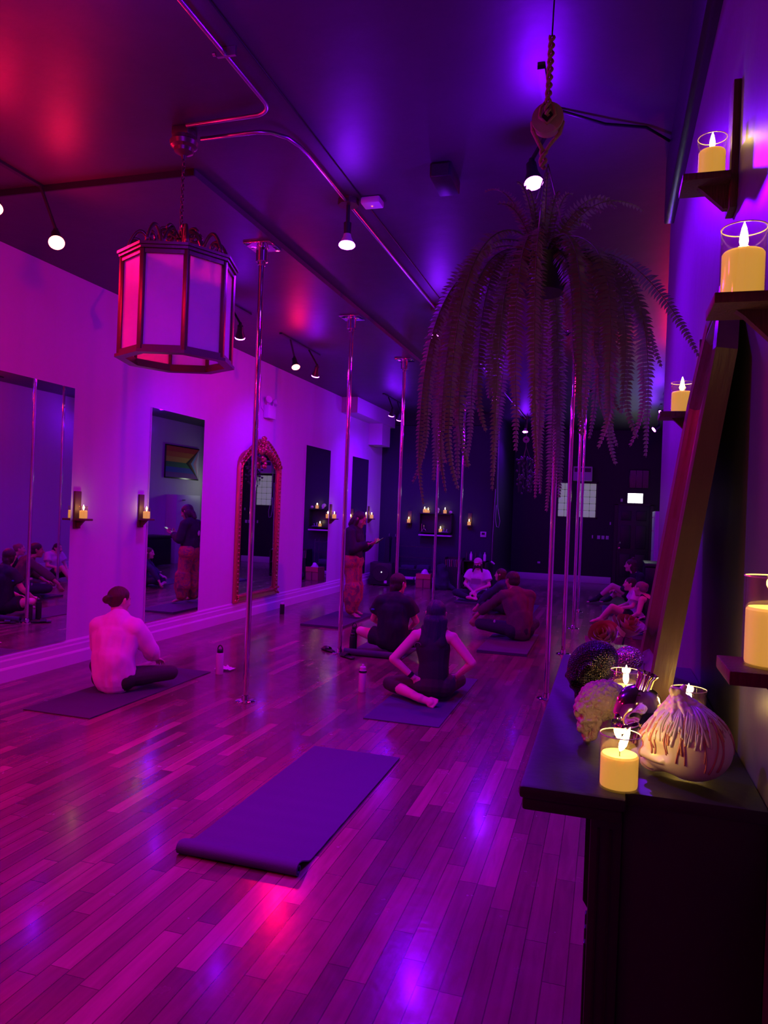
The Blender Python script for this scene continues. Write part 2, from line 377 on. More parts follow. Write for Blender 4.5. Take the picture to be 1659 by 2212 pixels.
for u,z in along(arch(0,.05),.06):
    if z>.1: m.ell((.05,u+rnd.uniform(-.01,.01),z),(.018,.02+rnd.random()*.012,.022),sub=1)
m.obj('beading',GILT,g,smooth=180)
for u,z in((-.66,.05),(.66,.05)):
    m=MB()
    for k in range(7): m.ell((.06,u+rnd.uniform(-.06,.06),z+rnd.uniform(-.04,.07)),(.02,.03,.02),sub=1)
    m.obj('corner_ornament',GILT,g,smooth=180)
m=MB()
for side in(-1,1):
    for k in range(9):   # leafy scrolls running up to the crest
        f=k/9; cy=side*(.62-f*.55); cz=2.0+.36*f**.8; R_=.055+.03*math.sin(f*3)
        pts=[(.055+.012*math.sin(t_),cy+side*R_*math.cos(t_)*(1-t_/9),cz+R_*math.sin(t_)*(1-t_/9)) for t_ in[x*.45 for x in range(15)]]
        m.tube(pts,.016,6,lambda q:1-.5*q)
for k in range(60):
    f=rnd.random(); a=rnd.uniform(-1,1)
    m.ell((.06+rnd.random()*.025,a*.22*(1-f),2.2+f*.23),(.03,.035*(1.2-f),.035),Matrix.Rotation(rnd.random()*3,3,'X'),sub=1)
for k in range(9): m.ell((.07,rnd.uniform(-.06,.06),1.98+rnd.random()*.16),(.03,.035,.035),sub=2)
m.ell((.06,0,2.42),(.03,.05,.03),sub=2)
m.obj('crest',GILT,g,smooth=180)

# ------------------------------------------------------------------ candles and sconces
CGRP='lit pillar candles in glass'
def make_candle(h,r,wax,near=False,tilt=0):
    t=bpy.data.objects.new('candle',None); COL.objects.link(t)
    n=40 if near else 20
    MB().lathe([(.001,.003),(r-.004,.003),(r-.003,.006),(r-.003,wax-.004),(r-.006,wax),(r*.55,wax-.004),(.001,wax-.006)],n=n).obj('wax',WAX,t)
    MB().lathe([(r,0),(r,h),(r-.0018,h),(r-.0018,.002),(.001,.002)],n=n).obj('glass_cup',GLASS,t)
    if near:
        MB().tube([(r*math.cos(x)*.998,r*math.sin(x)*.998,h) for x in[2*PI*k/40 for k in range(41)]],.0011,6).obj('glass_rim',mat('rim_glass',(.9,.8,.6),.1,spec=1),t)
    MB().cyl((0,0,wax-.006),(0,0,wax+.008),.0011,n=8).obj('wick',BLACK,t)
    fl=MB().lathe([(.0005,0),(.0055,.007),(.0080,.016),(.0072,.028),(.0045,.042),(.0005,.054)],n=16).obj('flame',FLAME,t)
    fl.location=(0,0,wax+.004)
    if tilt: fl.rotation_euler=(0,tilt,0)
    return t
cc={}
def candle(loc,label,h=.125,r=.041,wax=.08,power=1.0,near=False,tilt=0,group=None):
    key=(h,r,wax,near,tilt)
    if key in cc: t=copy_tree(cc[key])
    else: t=cc[key]=make_candle(h,r,wax,near,tilt)
    t.location=loc; tag(t,label,'candle',group or CGRP)
    if power: light('POINT',(loc[0],loc[1],loc[2]+wax+.03),WARM,power,size=.012,name='candle_glow')
    return t
sc0=None
def sconce(loc,rz,label,hh=(.10,.27),depth=.15):
    """board on the wall; local -y is the wall normal into the room, origin at shelf top"""
    global sc0
    if sc0 is None:
        t=bpy.data.objects.new('candle_sconce',None); COL.objects.link(t)
        MB().box(-.045,.045,-.02,0,-hh[0],hh[1],bev=.002).obj('back_board',DWOOD,t)
        MB().box(-.065,.065,-depth,-.02,-.02,0,bev=.002).obj('shelf',DWOOD,t)
        MB().prism([(-.02,-.02),(-.105,-.02),(-.09,-.032),(-.032,-.09),(-.02,-.09)],'x',-.012,.012).obj('bracket',DWOOD,t)
        sc0=t
    else: t=copy_tree(sc0)
    t.location=loc; t.rotation_euler=(0,0,rz); tag(t,label,'sconce','wooden candle sconces')
    return t
LW=[(6.17,'at the right edge of the nearest mirror','left of the two between the mirrors'),
    (7.22,'at the left edge of the mirror below the lantern','left of the mirror below the lantern'),
    (13.20,'at the right edge of the mirror past the gilded one','by the mirror past the gilded one'),
    (15.52,'on the white wall right of the farthest mirror, by the corner','right of the farthest mirror')]
for y,a,b in LW:
    sconce((XL,y,1.45),PI/2,'wooden candle sconce '+a)
    candle((XL+.085,y,1.45),'lit candle in glass on the sconce '+b,power=.55)
for x,a in((-4.35,'left of the black shelf box'),(-2.96,'right of the black shelf box')):
    sconce((x,YC,1.38),0,'wooden candle sconce on the navy wall '+a)
    candle((x,YC-.085,1.38),'lit candle on the navy wall sconce '+a,power=.5)
# right wall, near
NR=[((XR,2.37,2.66),.253,'high on the right wall, topmost of all','topmost candle on the right wall',.125,.085),
    ((XR,1.53,2.07),.225,'cut by the right edge above the leaning mirror','above the leaning mirror, cut by the right edge',.135,.09),
    ((XR,1.20,1.443),.236,'cut by the right edge, level with the mantel','low at the right edge of the photo, above the mantel',.13,.085),
    ((XR,3.02,2.06),.250,'behind the red edge of the leaning mirror','peeking out left of the leaning mirror',.115,.08)]
for (x,y,z),cx_,a,b,h,wx in NR:
    sconce((x,y,z),-PI/2,'wooden candle sconce '+a)
    candle((cx_,y,z+.001),'lit candle in glass, '+b,h=h,wax=wx,r=.0405,power=.5,near=True)

# ------------------------------------------------------------------ dance poles
m0=None
def pole(x,y,top,label):
    global m0
    if m0 is None or abs(m0['h']-top)>1e-3:
        t=bpy.data.objects.new('dance_pole',None); COL.objects.link(t); t['h']=top
        MB().cyl((0,0,.02),(0,0,top-.10),.0235,n=32).obj('tube',CHROME,t)
        MB().lathe([(.001,0),(.085,0),(.085,.006),(.07,.012),(.035,.016),(.03,.05),(.0236,.055)],n=32).obj('floor_flange',CHROME,t)
        MB().lathe([(.0236,top-.17),(.032,top-.165),(.034,top-.14),(.05,top-.135),(.05,top-.012),(.001,top-.012)],n=32).box(-.12,.12,-.12,.12,top-.013,top-.001,bev=.002).obj('ceiling_mount',CHROME,t)
        MB().lathe([(.0245,1.5),(.0245,1.52)],n=24).obj('joint_ring',CHROME,t)
        m0=t
    else: t=copy_tree(m0)
    t.location=(x,y,0); tag(t,label,'pole','chrome dance poles'); return t
for x,y,l in((-2.86,5.63,'left-row chrome pole nearest the camera, right of the person in the pale sweatshirt'),(-2.87,7.93,'left-row chrome pole in front of the standing person'),(-2.89,10.28,'left-row chrome pole behind the black tee sitter, third from the camera'),(-2.90,12.75,'left-row chrome pole in front of the wall shelf, fourth from the camera'),(-2.79,14.45,'left-row chrome pole farthest back, beside the masked sitter')):
    pole(x,y,3.825,l)
for x,y,l in((-.48,6.84,'right-row chrome pole nearest the camera, left of the mantel'),(-.46,9.16,'right-row chrome pole second from the camera'),(-.44,11.32,'right-row chrome pole third from the camera'),(-.45,13.36,'right-row chrome pole farthest back')):
    pole(x,y,ZC,l)

# ------------------------------------------------------------------ yoga mats
def ymat(x0,x1,y0,y1,label,mt=MATB,th=.006,roll=0,fold=0,rz=0):
    w_=(x1-x0)/2; L=(y1-y0)
    bm=MB(); nx,ny=14,60
    path=[]
    if roll:   # rolled near end, spiral
        a0=-PI/2
        for k in range(40):
            a=-PI/2-2*PI*1.7*(1-k/40); r_=roll*(.45+.55*k/40)
            path.append((roll+r_*math.cos(a),roll+r_*math.sin(a)))
        path=[(p_[0],max(p_[1],0)) for p_ in path]
        off=roll
    else: path=[]; off=0
    flat=[(off+(L-off)*i/ny,.0+.0022*(.5+.5*math.sin(i*.9))*math.exp(-i/25)) for i in range(ny+1)]
    path=path+flat
    rows_t=[];rows_b=[]
    for i,(s_,z) in enumerate(path):
        a=path[max(i-1,0)]; b=path[min(i+1,len(path)-1)]; d=V((b[0]-a[0],b[1]-a[1])).normalized(); nn=V((-d.y,d.x))
        edge=(lambda j: .0)
        rows_t.append([V((-w_+2*w_*j/nx, s_+nn.x*th, z+nn.y*th+.001)) for j in range(nx+1)])
        rows_b.append([V((-w_+2*w_*j/nx, s_, z+.001)) for j in range(nx+1)])
    rows=[t_+list(reversed(b_)) for t_,b_ in zip(rows_t,rows_b)]
    bm.grid(rows); o=bm.obj('yoga_mat',mt,smooth=30)
    o.location=((x0+x1)/2,y0,0); o.rotation_euler=(0,0,rz); return tag(o,label,'yoga mat','dark yoga mats on the floor')
# nearest mat: end rolled under at the camera side (roll sits under the mat)
def near_mat():
    w_=.305; th=.006; pts=[]
    L=1.68; R_=.024
    for k in range(30): # inner coil under
        a=PI/2+2*PI*1.6*(1-k/30.); r_=R_*(.35+.65*k/30)
        pts.append((R_-r_*math.sin(a-PI/2)-0,R_+r_*math.cos(a-PI/2)))
    # outer: from the top of roll forward down to the floor
    for i in range(60):
        s_=i/59*L; z=2*R_*(1-min(1,s_/.16))**2*(1+2*min(1,s_/.16)) if s_<.16 else 0
        z+=.0016*math.sin(s_*38)*math.exp(-((s_-.5)/.45)**2)+.0016
        pts.append((R_+s_,z))
    nx=12; rows=[]
    for i,(s_,z) in enumerate(pts):
        a=pts[max(i-1,0)]; b=pts[min(i+1,len(pts)-1)]; d=V((b[0]-a[0],b[1]-a[1]))
        d=d.normalized() if d.length>1e-7 else V((1,0)); nn=V((-d.y,d.x))
        T_=[];B_=[]
        for j in range(nx+1):
            x=-w_+2*w_*j/nx; sk=.0
            T_.append(V((x,s_+nn.x*th,z+nn.y*th))); B_.append(V((x,s_,z)))
        rows.append(T_+B_[::-1])
    o=MB().grid(rows).obj('yoga_mat',MATP,smooth=30); o.location=(-1.57,3.045,.004); return tag(o,'empty purple yoga mat in the foreground with its near end rolled under','yoga mat','dark yoga mats on the floor')
near_mat()
ymat(-4.27,-3.66,4.68,6.45,'yoga mat under the person in the pale sweatshirt')
ymat(-1.79,-1.18,5.55,7.32,'yoga mat under the person in the black tank top with long hair',MATP)
ymat(-4.04,-3.43,9.52,11.0,'thick folded yoga mat the standing person stands on',th=.028)
ymat(-2.80,-2.13,7.86,9.5,'yoga mat with a rolled near edge under the black tee sitter',roll=.04)
ymat(-1.44,-.85,8.76,10.3,'thick folded yoga mat under the person in the dark sweater',th=.03)
ymat(-2.63,-1.98,13.3,14.6,'thick folded yoga mat under the masked sitter in the white tee',th=.035)
ymat(-.05,.55,13.2,14.4,'folded yoga mat under the bare-legged sitter facing left at the right side',th=.03)
ymat(.38,1.0,10.75,12.3,'yoga mat under the grey-haired sitter at the right side')
ymat(-1.75,-1.15,12.4,13.9,'yoga mat under the smiling long-haired sitter in navy')

# ------------------------------------------------------------------ people
def ico(sub):
    b=bmesh.new(); bmesh.ops.create_icosphere(b,subdivisions=sub,radius=1); return b
def radial(sdf,sub=5,rmax=2.0):
    b=ico(sub); D=np.array([v.co[:] for v in b.verts]); D/=np.linalg.norm(D,axis=1)[:,None]
    R_=np.full(len(D),rmax)
    for _ in range(90):
        d=sdf(D*R_[:,None]); R_=np.maximum(R_-np.maximum(d*.6,0),.02)
    for v,d,r in zip(b.verts,D,R_): v.co=V(d*r)
    return b
def sell(p,c,r):
    q=(p-np.array(c))/np.array(r); k=np.linalg.norm(q,axis=1); return (k-1)*min(r)
def scap(p,a,b,r1,r2):
    a=np.array(a,float);b=np.array(b,float); ab=b-a; t=np.clip(((p-a)@ab)/(ab@ab),0,1)
    return np.linalg.norm(p-(a+t[:,None]*ab),axis=1)-(r1+(r2-r1)*t)
def smin(a,b,k): h=np.clip(.5+.5*(b-a)/k,0,1); return b*(1-h)+a*h-k*h*(1-h)
def smax(a,b,k): return -smin(-a,-b,k)
def head_sdf(p):   # metres*10 ; y forward
    d=sell(p,(0,-.12,.28),(.74,.93,.84))
    d=smin(d,sell(p,(0,.22,-.32),(.52,.62,.78)),.25)
    d=smin(d,scap(p,(0,.62,-.92),(0,.55,-.85),.20,.24),.18)
    d=smin(d,scap(p,(-.28,.68,.20),(.28,.68,.20),.13,.13),.12)
    for s in(-1,1):
        d=smin(d,sell(p,(s*.38,.55,-.22),(.2,.2,.2)),.15)
        d=smax(d,-(sell(p,(s*.31,.98,.03),(.17,.19,.12))),.07)
        d=smin(d,sell(p,(s*.31,.70,.03),(.15,.13,.09)),.02)
        d=smin(d,scap(p,(s*.76,-.05,-.2),(s*.80,-.14,.16),.07,.13),.04)
    d=smin(d,scap(p,(0,.82,.12),(0,1.04,-.26),.06,.12),.06)
    d=smin(d,scap(p,(-.1,.92,-.28),(.1,.92,-.28),.08,.08),.04)
    d=smin(d,scap(p,(-.15,.80,-.53),(.15,.80,-.53),.07,.07),.04)
    d=smin(d,scap(p,(-.12,.80,-.64),(.12,.80,-.64),.07,.07),.03)
    return d
_hb=radial(head_sdf,5); HEADME=bpy.data.meshes.new('head_src'); _hb.to_mesh(HEADME); _hb.free()
def basis(fwd,upv=(0,0,1)):
    y=V(fwd).normalized(); z=V(upv)-y*V(upv).dot(y); z.normalize(); x=y.cross(z)
    return Matrix((x,y,z)).transposed()
def hand(m,w,dirv,norm,curl=.5,sc=1.0,thumb=1,vx=.006):
    """palm + five fingers rooted at wrist w"""
    d=V(dirv).normalized(); nn=V(norm)-d*V(norm).dot(d); nn.normalize(); s=d.cross(nn)*thumb
    w=V(w); f=max(.0085,vx*1.35)
    palm=w+d*.05*sc
    m.cap(w,w+d*.075*sc,.026*sc,.034*sc,flat=(nn,.45))
    for i,(o,l) in enumerate(((-.030,.060),(-.010,.076),(.010,.080),(.030,.072))):
        b=w+d*.078*sc+s*o*sc; a=curl
        d1=(d*math.cos(a*.6)+nn*math.sin(a*.6)); d2=(d*math.cos(a*1.5)+nn*math.sin(a*1.5))
        p1=b+d1*l*.5*sc+s*o*.25*sc; p2=p1+d2*l*.5*sc
        m.cap(b-d*.02,p1,f,f*.95,n=10); m.cap(p1,p2,f*.95,f*.8,n=10)
    tb=w+d*.025*sc+s*.026*sc; t1=tb+(d*.6+s*.75+nn*.3).normalized()*.035*sc; t2=t1+(d*.9+s*.3+nn*.35).normalized()*.03*sc
    m.cap(tb,t1,f*1.25,f*1.05,n=10); m.cap(t1,t2,f*1.05,f*.85,n=10)
def foot(m,a,toe,upv=(0,0,1),sc=1.0,toes=True,inflate=0):
    a=V(a);toe=V(toe); d=(toe-a).normalized(); u=V(upv)-d*V(upv).dot(d); u.normalize(); s=d.cross(u)
    heel=a-d*.045*sc-u*.04*sc*0
    m.cap(heel,a+d*.02,.034*sc+inflate,.038*sc+inflate)
    m.cap(a,a+d*.12*sc-u*.012,.036*sc+inflate,.030*sc+inflate,flat=(u,.8)); m.cap(a+d*.11*sc-u*.012-s*.018,a+d*.11*sc-u*.012+s*.018,.027*sc+inflate,.024*sc+inflate,flat=(u,.8))
    if toes:
        for i in range(5):
            o=-.034+.017*i; b=a+d*(.135+.006*(2-abs(i-1)))*sc+s*o-u*.018
            m.cap(b-d*.02,b+d*.022,.0115 if i else .014,.010 if i else .013,n=10)
BUMP=lambda amp,sc,zs=.35:(lambda c:amp*noise.noise(V((c.x*sc,c.y*sc,c.z*sc*zs))))
def wrinkle(amp): return lambda c: amp*(noise.noise(V((c.x*9,c.y*9,c.z*5)))+.5*noise.noise(V((c.x*22+3,c.y*22,c.z*9))))
def person(label,loc,rz,J,skin=SKIN,top=None,bottom=None,hair=None,hairm=HAIRB,vx=.008,sc=1.0,group=None,extra=None,barefoot=True,headfwd=(0,1,0),headup=(0,0,1),handL=((0,1,-.3),(0,0,-1)),handR=((0,1,-.3),(0,0,-1)),curl=.5,socks=None):
    J={k:V(v)*sc for k,v in J.items()}
    root=thing('person',label,'person',loc,rz,group)
    hb=basis(headfwd,headup); hs=.105*sc
    HM=Matrix.Translation(J['head'])@hb.to_4x4()@Matrix.Scale(hs,4)
    sx=(J['sR']-J['sL']).normalized(); spine=(J['neck']-J['pel']).normalized(); f=sx.cross(spine)*-1; f.normalize()
    m=MB(); r=lambda x:x*sc
    m.cap(J['hL']-V((0,0,.0)),J['hR'],r(.11),r(.11),flat=(f,.95))
    m.cap(J['pel'],J['waist'],r(.135),r(.115),flat=(f,.78)); m.cap(J['waist'],J['chest'],r(.115),r(.145),flat=(f,.72))
    m.cap(J['chest'],J['chest']+spine*r(.08),r(.145),r(.12),flat=(f,.68))
    m.cap(J['sL'],J['sR'],r(.052),r(.052)); nb=J['neck']
    m.cap(J['chest']+spine*r(.08),nb,r(.10),r(.055),flat=(f,.7))
    for s in'LR': m.cap(J['s'+s]*.85+nb*.15+spine*.0,nb+spine*r(.02),r(.045),r(.045))
    m.cap(nb-spine*r(.03),J['head']-hb.col[2]*r(.05)-hb.col[1]*r(.02),r(.053),r(.05))
    b=bmesh.new(); b.from_mesh(HEADME); m.add(b,HM)
    for s in'LR':
        m.cap(J['s'+s],J['e'+s],r(.049),r(.037)); m.cap(J['e'+s],J['w'+s],r(.038),r(.025))
        hd=handL if s=='L' else handR
        hand(m,J['w'+s],hd[0],hd[1],curl,sc*1.0,thumb=hd[2] if len(hd)>2 else 1,vx=vx)
        m.cap(J['h'+s],J['k'+s],r(.088),r(.055)); m.cap(J['k'+s],J['k'+s]*.65+J['a'+s]*.35,r(.053),r(.052)); m.cap(J['k'+s]*.65+J['a'+s]*.35,J['a'+s],r(.052),r(.033))
        foot(m,J['a'+s],J['t'+s],J.get('u'+s,V((0,0,1))) if True else None,sc)
    me=remesh(m,vx,3,name='body',mt=skin)
    # brows, eyes, lips as material patches of the same body mesh
    me.materials.append(LIPS); me.materials.append(HAIRB); inv=HM.inverted()
    for p in me.polygons:
        c=inv@p.center
        if c.y>.55 and c.length<1.4:
            ax=abs(c.x)
            if ax<.22 and -.68<c.z<-.48 and c.y>.72: p.material_index=1
            elif .16<ax<.46 and (.20<c.z<.28): p.material_index=2
            elif .20<ax<.42 and (-.0<c.z<.06): p.material_index=2
    link('body',me,root)
    ctx=dict(J=J,HM=HM,hb=hb,f=f,spine=spine,sx=sx,root=root,r=r,vx=vx,sc=sc)
    if top: make_top(ctx,**top)
    if bottom: make_bottom(ctx,**bottom)
    if hair: make_hair(ctx,hair,hairm)
    if socks:
        mm=MB()
        for s in socks[0]:
            mm.cap(J['k'+s]*.35+J['a'+s]*.65,J['a'+s],r(.046),r(.038)); foot(mm,J['a'+s],J['t'+s],V((0,0,1)),sc,False,.006)
        link('sock',remesh(mm,vx,2,name='sock',mt=socks[1]),root)
    return root,ctx
def make_top(c,m,sleeve='long',loose=.012,hem=.0,name='top',back=None,cuff=.86,neck=True):
    J,f,sp,r=c['J'],c['f'],c['spine'],c['r']; g=MB(); L=loose
    low=J['pel']*(1-hem)+J['waist']*hem
    g.cap(low,J['waist'],r(.135)+L*1.3,r(.125)+L*1.4,flat=(f,.82)); g.cap(J['waist'],J['chest'],r(.125)+L*1.4,r(.148)+L,flat=(f,.78))
    if sleeve!='tank':
        g.cap(J['chest'],J['chest']+sp*r(.09),r(.148)+L,r(.125)+L,flat=(f,.72))
        g.cap(J['sL'],J['sR'],r(.055)+L,r(.055)+L)
        for s in'LR': g.cap(J['s'+s]*.8+J['neck']*.2,J['neck']-sp*.012,r(.05)+L*.8,r(.052)+L*.6)
        for s in'LR':
            if sleeve=='short':
                e=J['s'+s]*.38+J['e'+s]*.62; g.cap(J['s'+s],J['s'+s]*.6+J['e'+s]*.4,r(.055)+L,r(.052)+L*1.3); g.cyl(J['s'+s]*.62+J['e'+s]*.38,e,r(.054)+L*1.3,r(.055)+L*1.5)
            else:
                g.cap(J['s'+s],J['e'+s],r(.052)+L,r(.046)+L); e=J['e'+s]*(1-cuff)+J['w'+s]*cuff
                g.cap(J['e'+s],J['e'+s]*.5+e*.5,r(.046)+L,r(.042)+L); g.cyl(J['e'+s]*.55+e*.45,e,r(.043)+L,r(.032)+L*.6)
    else:
        g.cap(J['chest'],J['chest']+sp*r(.05),r(.148)+L*.6,r(.12)+L*.5,flat=(f,.74))
        for s in'LR':
            a=J['chest']+sp*r(.05)+c['sx']*r(.06)*(1 if s=='R' else -1); t=J['neck']*.45+J['s'+s]*.55+sp*r(.045)
            g.cap(a-f*r(.05),t-f*.0,r(.06),r(.032)); 
    if loose>=.02:
        for s,q in(('L',-1),('R',1)):
            w_=J['waist']+c['sx']*r(.085)*q; g.cap(J['s'+s]*.85+J['neck']*.15-sp*r(.04),w_,r(.062)+L*.8,r(.075)+L,flat=(f,.9))
            g.cap(w_,J['pel']+c['sx']*r(.085)*q+sp*r(.03),r(.075)+L,r(.075)+L*1.2,flat=(f,.95))
    me=remesh(g,c['vx'],12 if loose>=.02 else 4,wrinkle(.006 if loose<.02 else .014),name,m); return link(name,me,c['root'])
def make_bottom(c,m,length='long',loose=.008,name='trousers',waist=.25):
    J,f,sp,r=c['J'],c['f'],c['spine'],c['r']; g=MB(); L=loose
    g.cap(J['pel'],J['pel']*(1-waist)+J['waist']*waist,r(.138)+L,r(.13)+L,flat=(f,.85)); g.cap(J['hL'],J['hR'],r(.112)+L,r(.112)+L,flat=(f,.97))
    for s in'LR':
        if length=='shorts':
            g.cap(J['h'+s],J['h'+s]*.6+J['k'+s]*.4,r(.092)+L,r(.085)+L); g.cyl(J['h'+s]*.7+J['k'+s]*.3,J['h'+s]*.45+J['k'+s]*.55,r(.09)+L,r(.088)+L*1.6); continue
        g.cap(J['h'+s],J['k'+s],r(.09)+L,r(.058)+L)
        e={'long':.93,'capri':.42,'harem':.86}[length]; q=J['k'+s]*(1-e)+J['a'+s]*e
        if length=='harem':
            g.cap(J['k'+s],J['k'+s]*.5+q*.5,r(.09)+L,r(.10)+L); g.cap(J['k'+s]*.5+q*.5,q,r(.10)+L,r(.055)+L)
        else:
            g.cap(J['k'+s],J['k'+s]*.7+q*.3,r(.056)+L,r(.056)+L); g.cyl(J['k'+s]*.75+q*.25,q,r(.056)+L,r(.045 if length=='capri' else .037)+L)
    me=remesh(g,c['vx'],4,wrinkle(.004 if loose<.02 else .012),name,m); return link(name,me,c['root'])
def make_hair(c,parts,m,name='hair'):
    g=MB()
    for p in parts:
        if p[0]=='e': 
            b=ico(3); g.add(b,c['HM']@Matrix.Translation(V(p[1]))@Matrix.Diagonal((*p[2],1)))
        else: g.cap(c['HM']@V(p[1]),c['HM']@V(p[2]),p[3]*.105*c['sc'],p[4]*.105*c['sc'])
    def d(co):
        q=c['HM'].inverted()@co; a=math.atan2(q.x,q.y+.2)
        return .0035*noise.noise(V((math.cos(a)*7,math.sin(a)*7,q.z*1.2)))+.002*noise.noise(V((math.cos(a)*17,math.sin(a)*17,q.z*2)))
    return link(name,remesh(g,min(c['vx'],.007),3,d,name,m),c['root'])
SHELL=[('e',(0,-.20,.36),(.82,.96,.86))]
SHORTH=SHELL+[('e',(0,-.42,-.05),(.74,.72,.72))]
BUN=[('e',(0,-.20,.36),(.81,.94,.84)),('e',(0,-.45,-.0),(.66,.66,.62)),('e',(0,-1.28,.02),(.36,.36,.34)),('e',(.15,-1.30,.22),(.26,.26,.2)),('e',(-.18,-1.12,-.10),(.22,.3,.25)),('c',(0,-.8,.05),(0,-1.15,.03),.3,.28)]
LONG=SHELL+[('e',(0,-.45,-.2),(.84,.66,1.0)),('c',(-.35,-.62,-.5),(-.38,-.95,-2.7),.5,.26),('c',(.35,-.62,-.5),(.38,-.95,-2.7),.5,.26),('c',(0,-.75,-.5),(0,-1.08,-3.0),.52,.3)]
BOB=SHELL+[('e',(0,-.38,-.15),(.88,.78,.98)),('c',(-.62,-.15,-.2),(-.62,-.15,-1.0),.34,.26),('c',(.62,-.15,-.2),(.62,-.15,-1.0),.34,.26),('c',(0,-.8,-.4),(0,-.95,-1.1),.5,.42)]
SIDELONG=SHELL+[('e',(0,-.45,-.2),(.84,.66,1.0)),('c',(-.66,-.05,-.2),(-.95,.0,-1.6),.28,.18),('c',(.66,-.05,-.2),(.95,.0,-1.6),.28,.18),('c',(0,-.8,-.5),(0,-1.0,-2.2),.5,.4)]
PONY=[('e',(0,-.20,.36),(.81,.95,.86)),('e',(0,-.45,-.05),(.68,.66,.62)),('c',(0,-1.0,.25),(0,-1.35,.1),.22,.24),('c',(0,-1.35,.1),(0,-1.5,-1.6),.26,.16)]
def sit(**k):
    J=dict(pel=(0,0,.13),waist=(0,-.02,.30),chest=(0,.0,.44),neck=(0,.03,.615),head=(0,.075,.755),
      sL=(-.165,.0,.555),sR=(.165,.0,.555),eL=(-.25,.09,.33),eR=(.25,.09,.33),wL=(-.22,.28,.22),wR=(.22,.28,.22),
      hL=(-.085,.02,.115),hR=(.085,.02,.115),kL=(-.36,.30,.15),kR=(.36,.30,.15),aL=(-.05,.36,.065),aR=(.05,.44,.065),tL=(.10,.33,.055),tR=(-.10,.40,.055))
    J.update(k); return J
TEEB=mat('black_cotton',(.018,.017,.028),.85,bump=.2,bscale=120); TEEW=mat('white_cotton',(.72,.68,.70),.85,bump=.15,bscale=120)
SWEAT=mat('pale_sweatshirt_fleece',(.88,.74,.78),.9,bump=.2,bscale=120,sheen=.3); LEG=mat('black_leggings',(.035,.02,.035),.7)
NAVYT=mat('navy_long_sleeve',(.04,.04,.09),.85); DKSW=mat('dark_plum_sweater',(.10,.045,.07),.9,bump=.3,bscale=90); NVP=mat('dark_joggers',(.022,.022,.04),.85)
PANTS=pants_mat('red_patterned_pants'); MASKM=mat('black_mask',(.02,.015,.02),.8); CAPM=mat('pink_cap',(.60,.38,.42),.8)

# P1 pale sweatshirt, hair bun, seen from behind
r1,c1=person('person in a pale sweatshirt with a low hair bun, sitting on the left mat',(-4.01,5.42,.014),.12,
  sit(chest=(0,.02,.45),neck=(-.01,.06,.625),head=(-.035,.12,.755),kL=(-.34,.30,.13),kR=(.38,.30,.12),sL=(-.16,.03,.545),sR=(.16,.03,.545),eR=(.25,.16,.34),wR=(.19,.36,.22),eL=(-.25,.16,.34),wL=(-.17,.36,.22)),
  top=dict(m=SWEAT,loose=.030,name='sweatshirt'),bottom=dict(m=LEG,loose=.006,name='leggings'),hair=BUN,hairm=HAIRR,vx=.007,headfwd=(.42,1,-.16))
t=MB(); t.grid([[V((.0+x,-.001*abs(i),z)) for x in(-.03,.03)] for i,z in enumerate((0,.012))],False)
# P4 black tank top, long hair, hands on hips
J4=dict(pel=(0,0,.14),waist=(.0,-.01,.31),chest=(-.01,.0,.44),neck=(-.01,.02,.60),head=(.0,.055,.735),
  sL=(-.165,-.0,.545),sR=(.155,-.0,.545),eL=(-.345,-.09,.345),eR=(.335,-.06,.35),wL=(-.165,-.075,.195),wR=(.20,.08,.20),
  hL=(-.085,.02,.125),hR=(.085,.02,.125),kL=(-.40,.10,.085),kR=(.20,.42,.09),aL=(-.10,-.20,.055),aR=(-.05,.34,.06),tL=(.07,-.27,.03),tR=(-.19,.33,.05),uL=(-.3,-.7,.5))
r4,c4=person('person in a black tank top with long dark hair and hands on hips',(-1.41,6.32,.016),.12,J4,
  top=dict(m=TEEB,sleeve='tank',loose=.004,name='tank_top',hem=.0),bottom=dict(m=LEG,length='capri',loose=.006,name='leggings'),
  hair=[('e',(0,-.20,.36),(.82,.96,.88)),('e',(0,-.45,-.3),(.86,.62,1.05)),('c',(-.38,-.66,-.5),(-.46,-.98,-2.6),.60,.30),('c',(.46,-.60,-.5),(.52,-.95,-2.3),.58,.30),('c',(.05,-.80,-.5),(.08,-1.12,-2.9),.60,.36)],
  hairm=HAIRBL,vx=.006,handL=((.75,.12,-.45),(.2,.9,0),-1),handR=((-.75,.2,-.35),(0,.9,0)),curl=.35)
MB().cyl(c4['J']['wL']*.93+c4['J']['eL']*.07,c4['J']['wL']*.80+c4['J']['eL']*.20,.031,.033).obj('watch_band',BLACKG,r4)
TAT=mat('tattoo_ink',(.16,.07,.12),.6)
def tattoo(c,pts):
    g=MB(); g.tube(pts,.0032,6); g.obj('tattoo',TAT,c['root'],smooth=180)
tattoo(c4,[(-.135+.028*math.cos(a),-.098+.012*math.sin(a*.5),.475+.026*math.sin(a)) for a in[x*.35 for x in range(12)]])
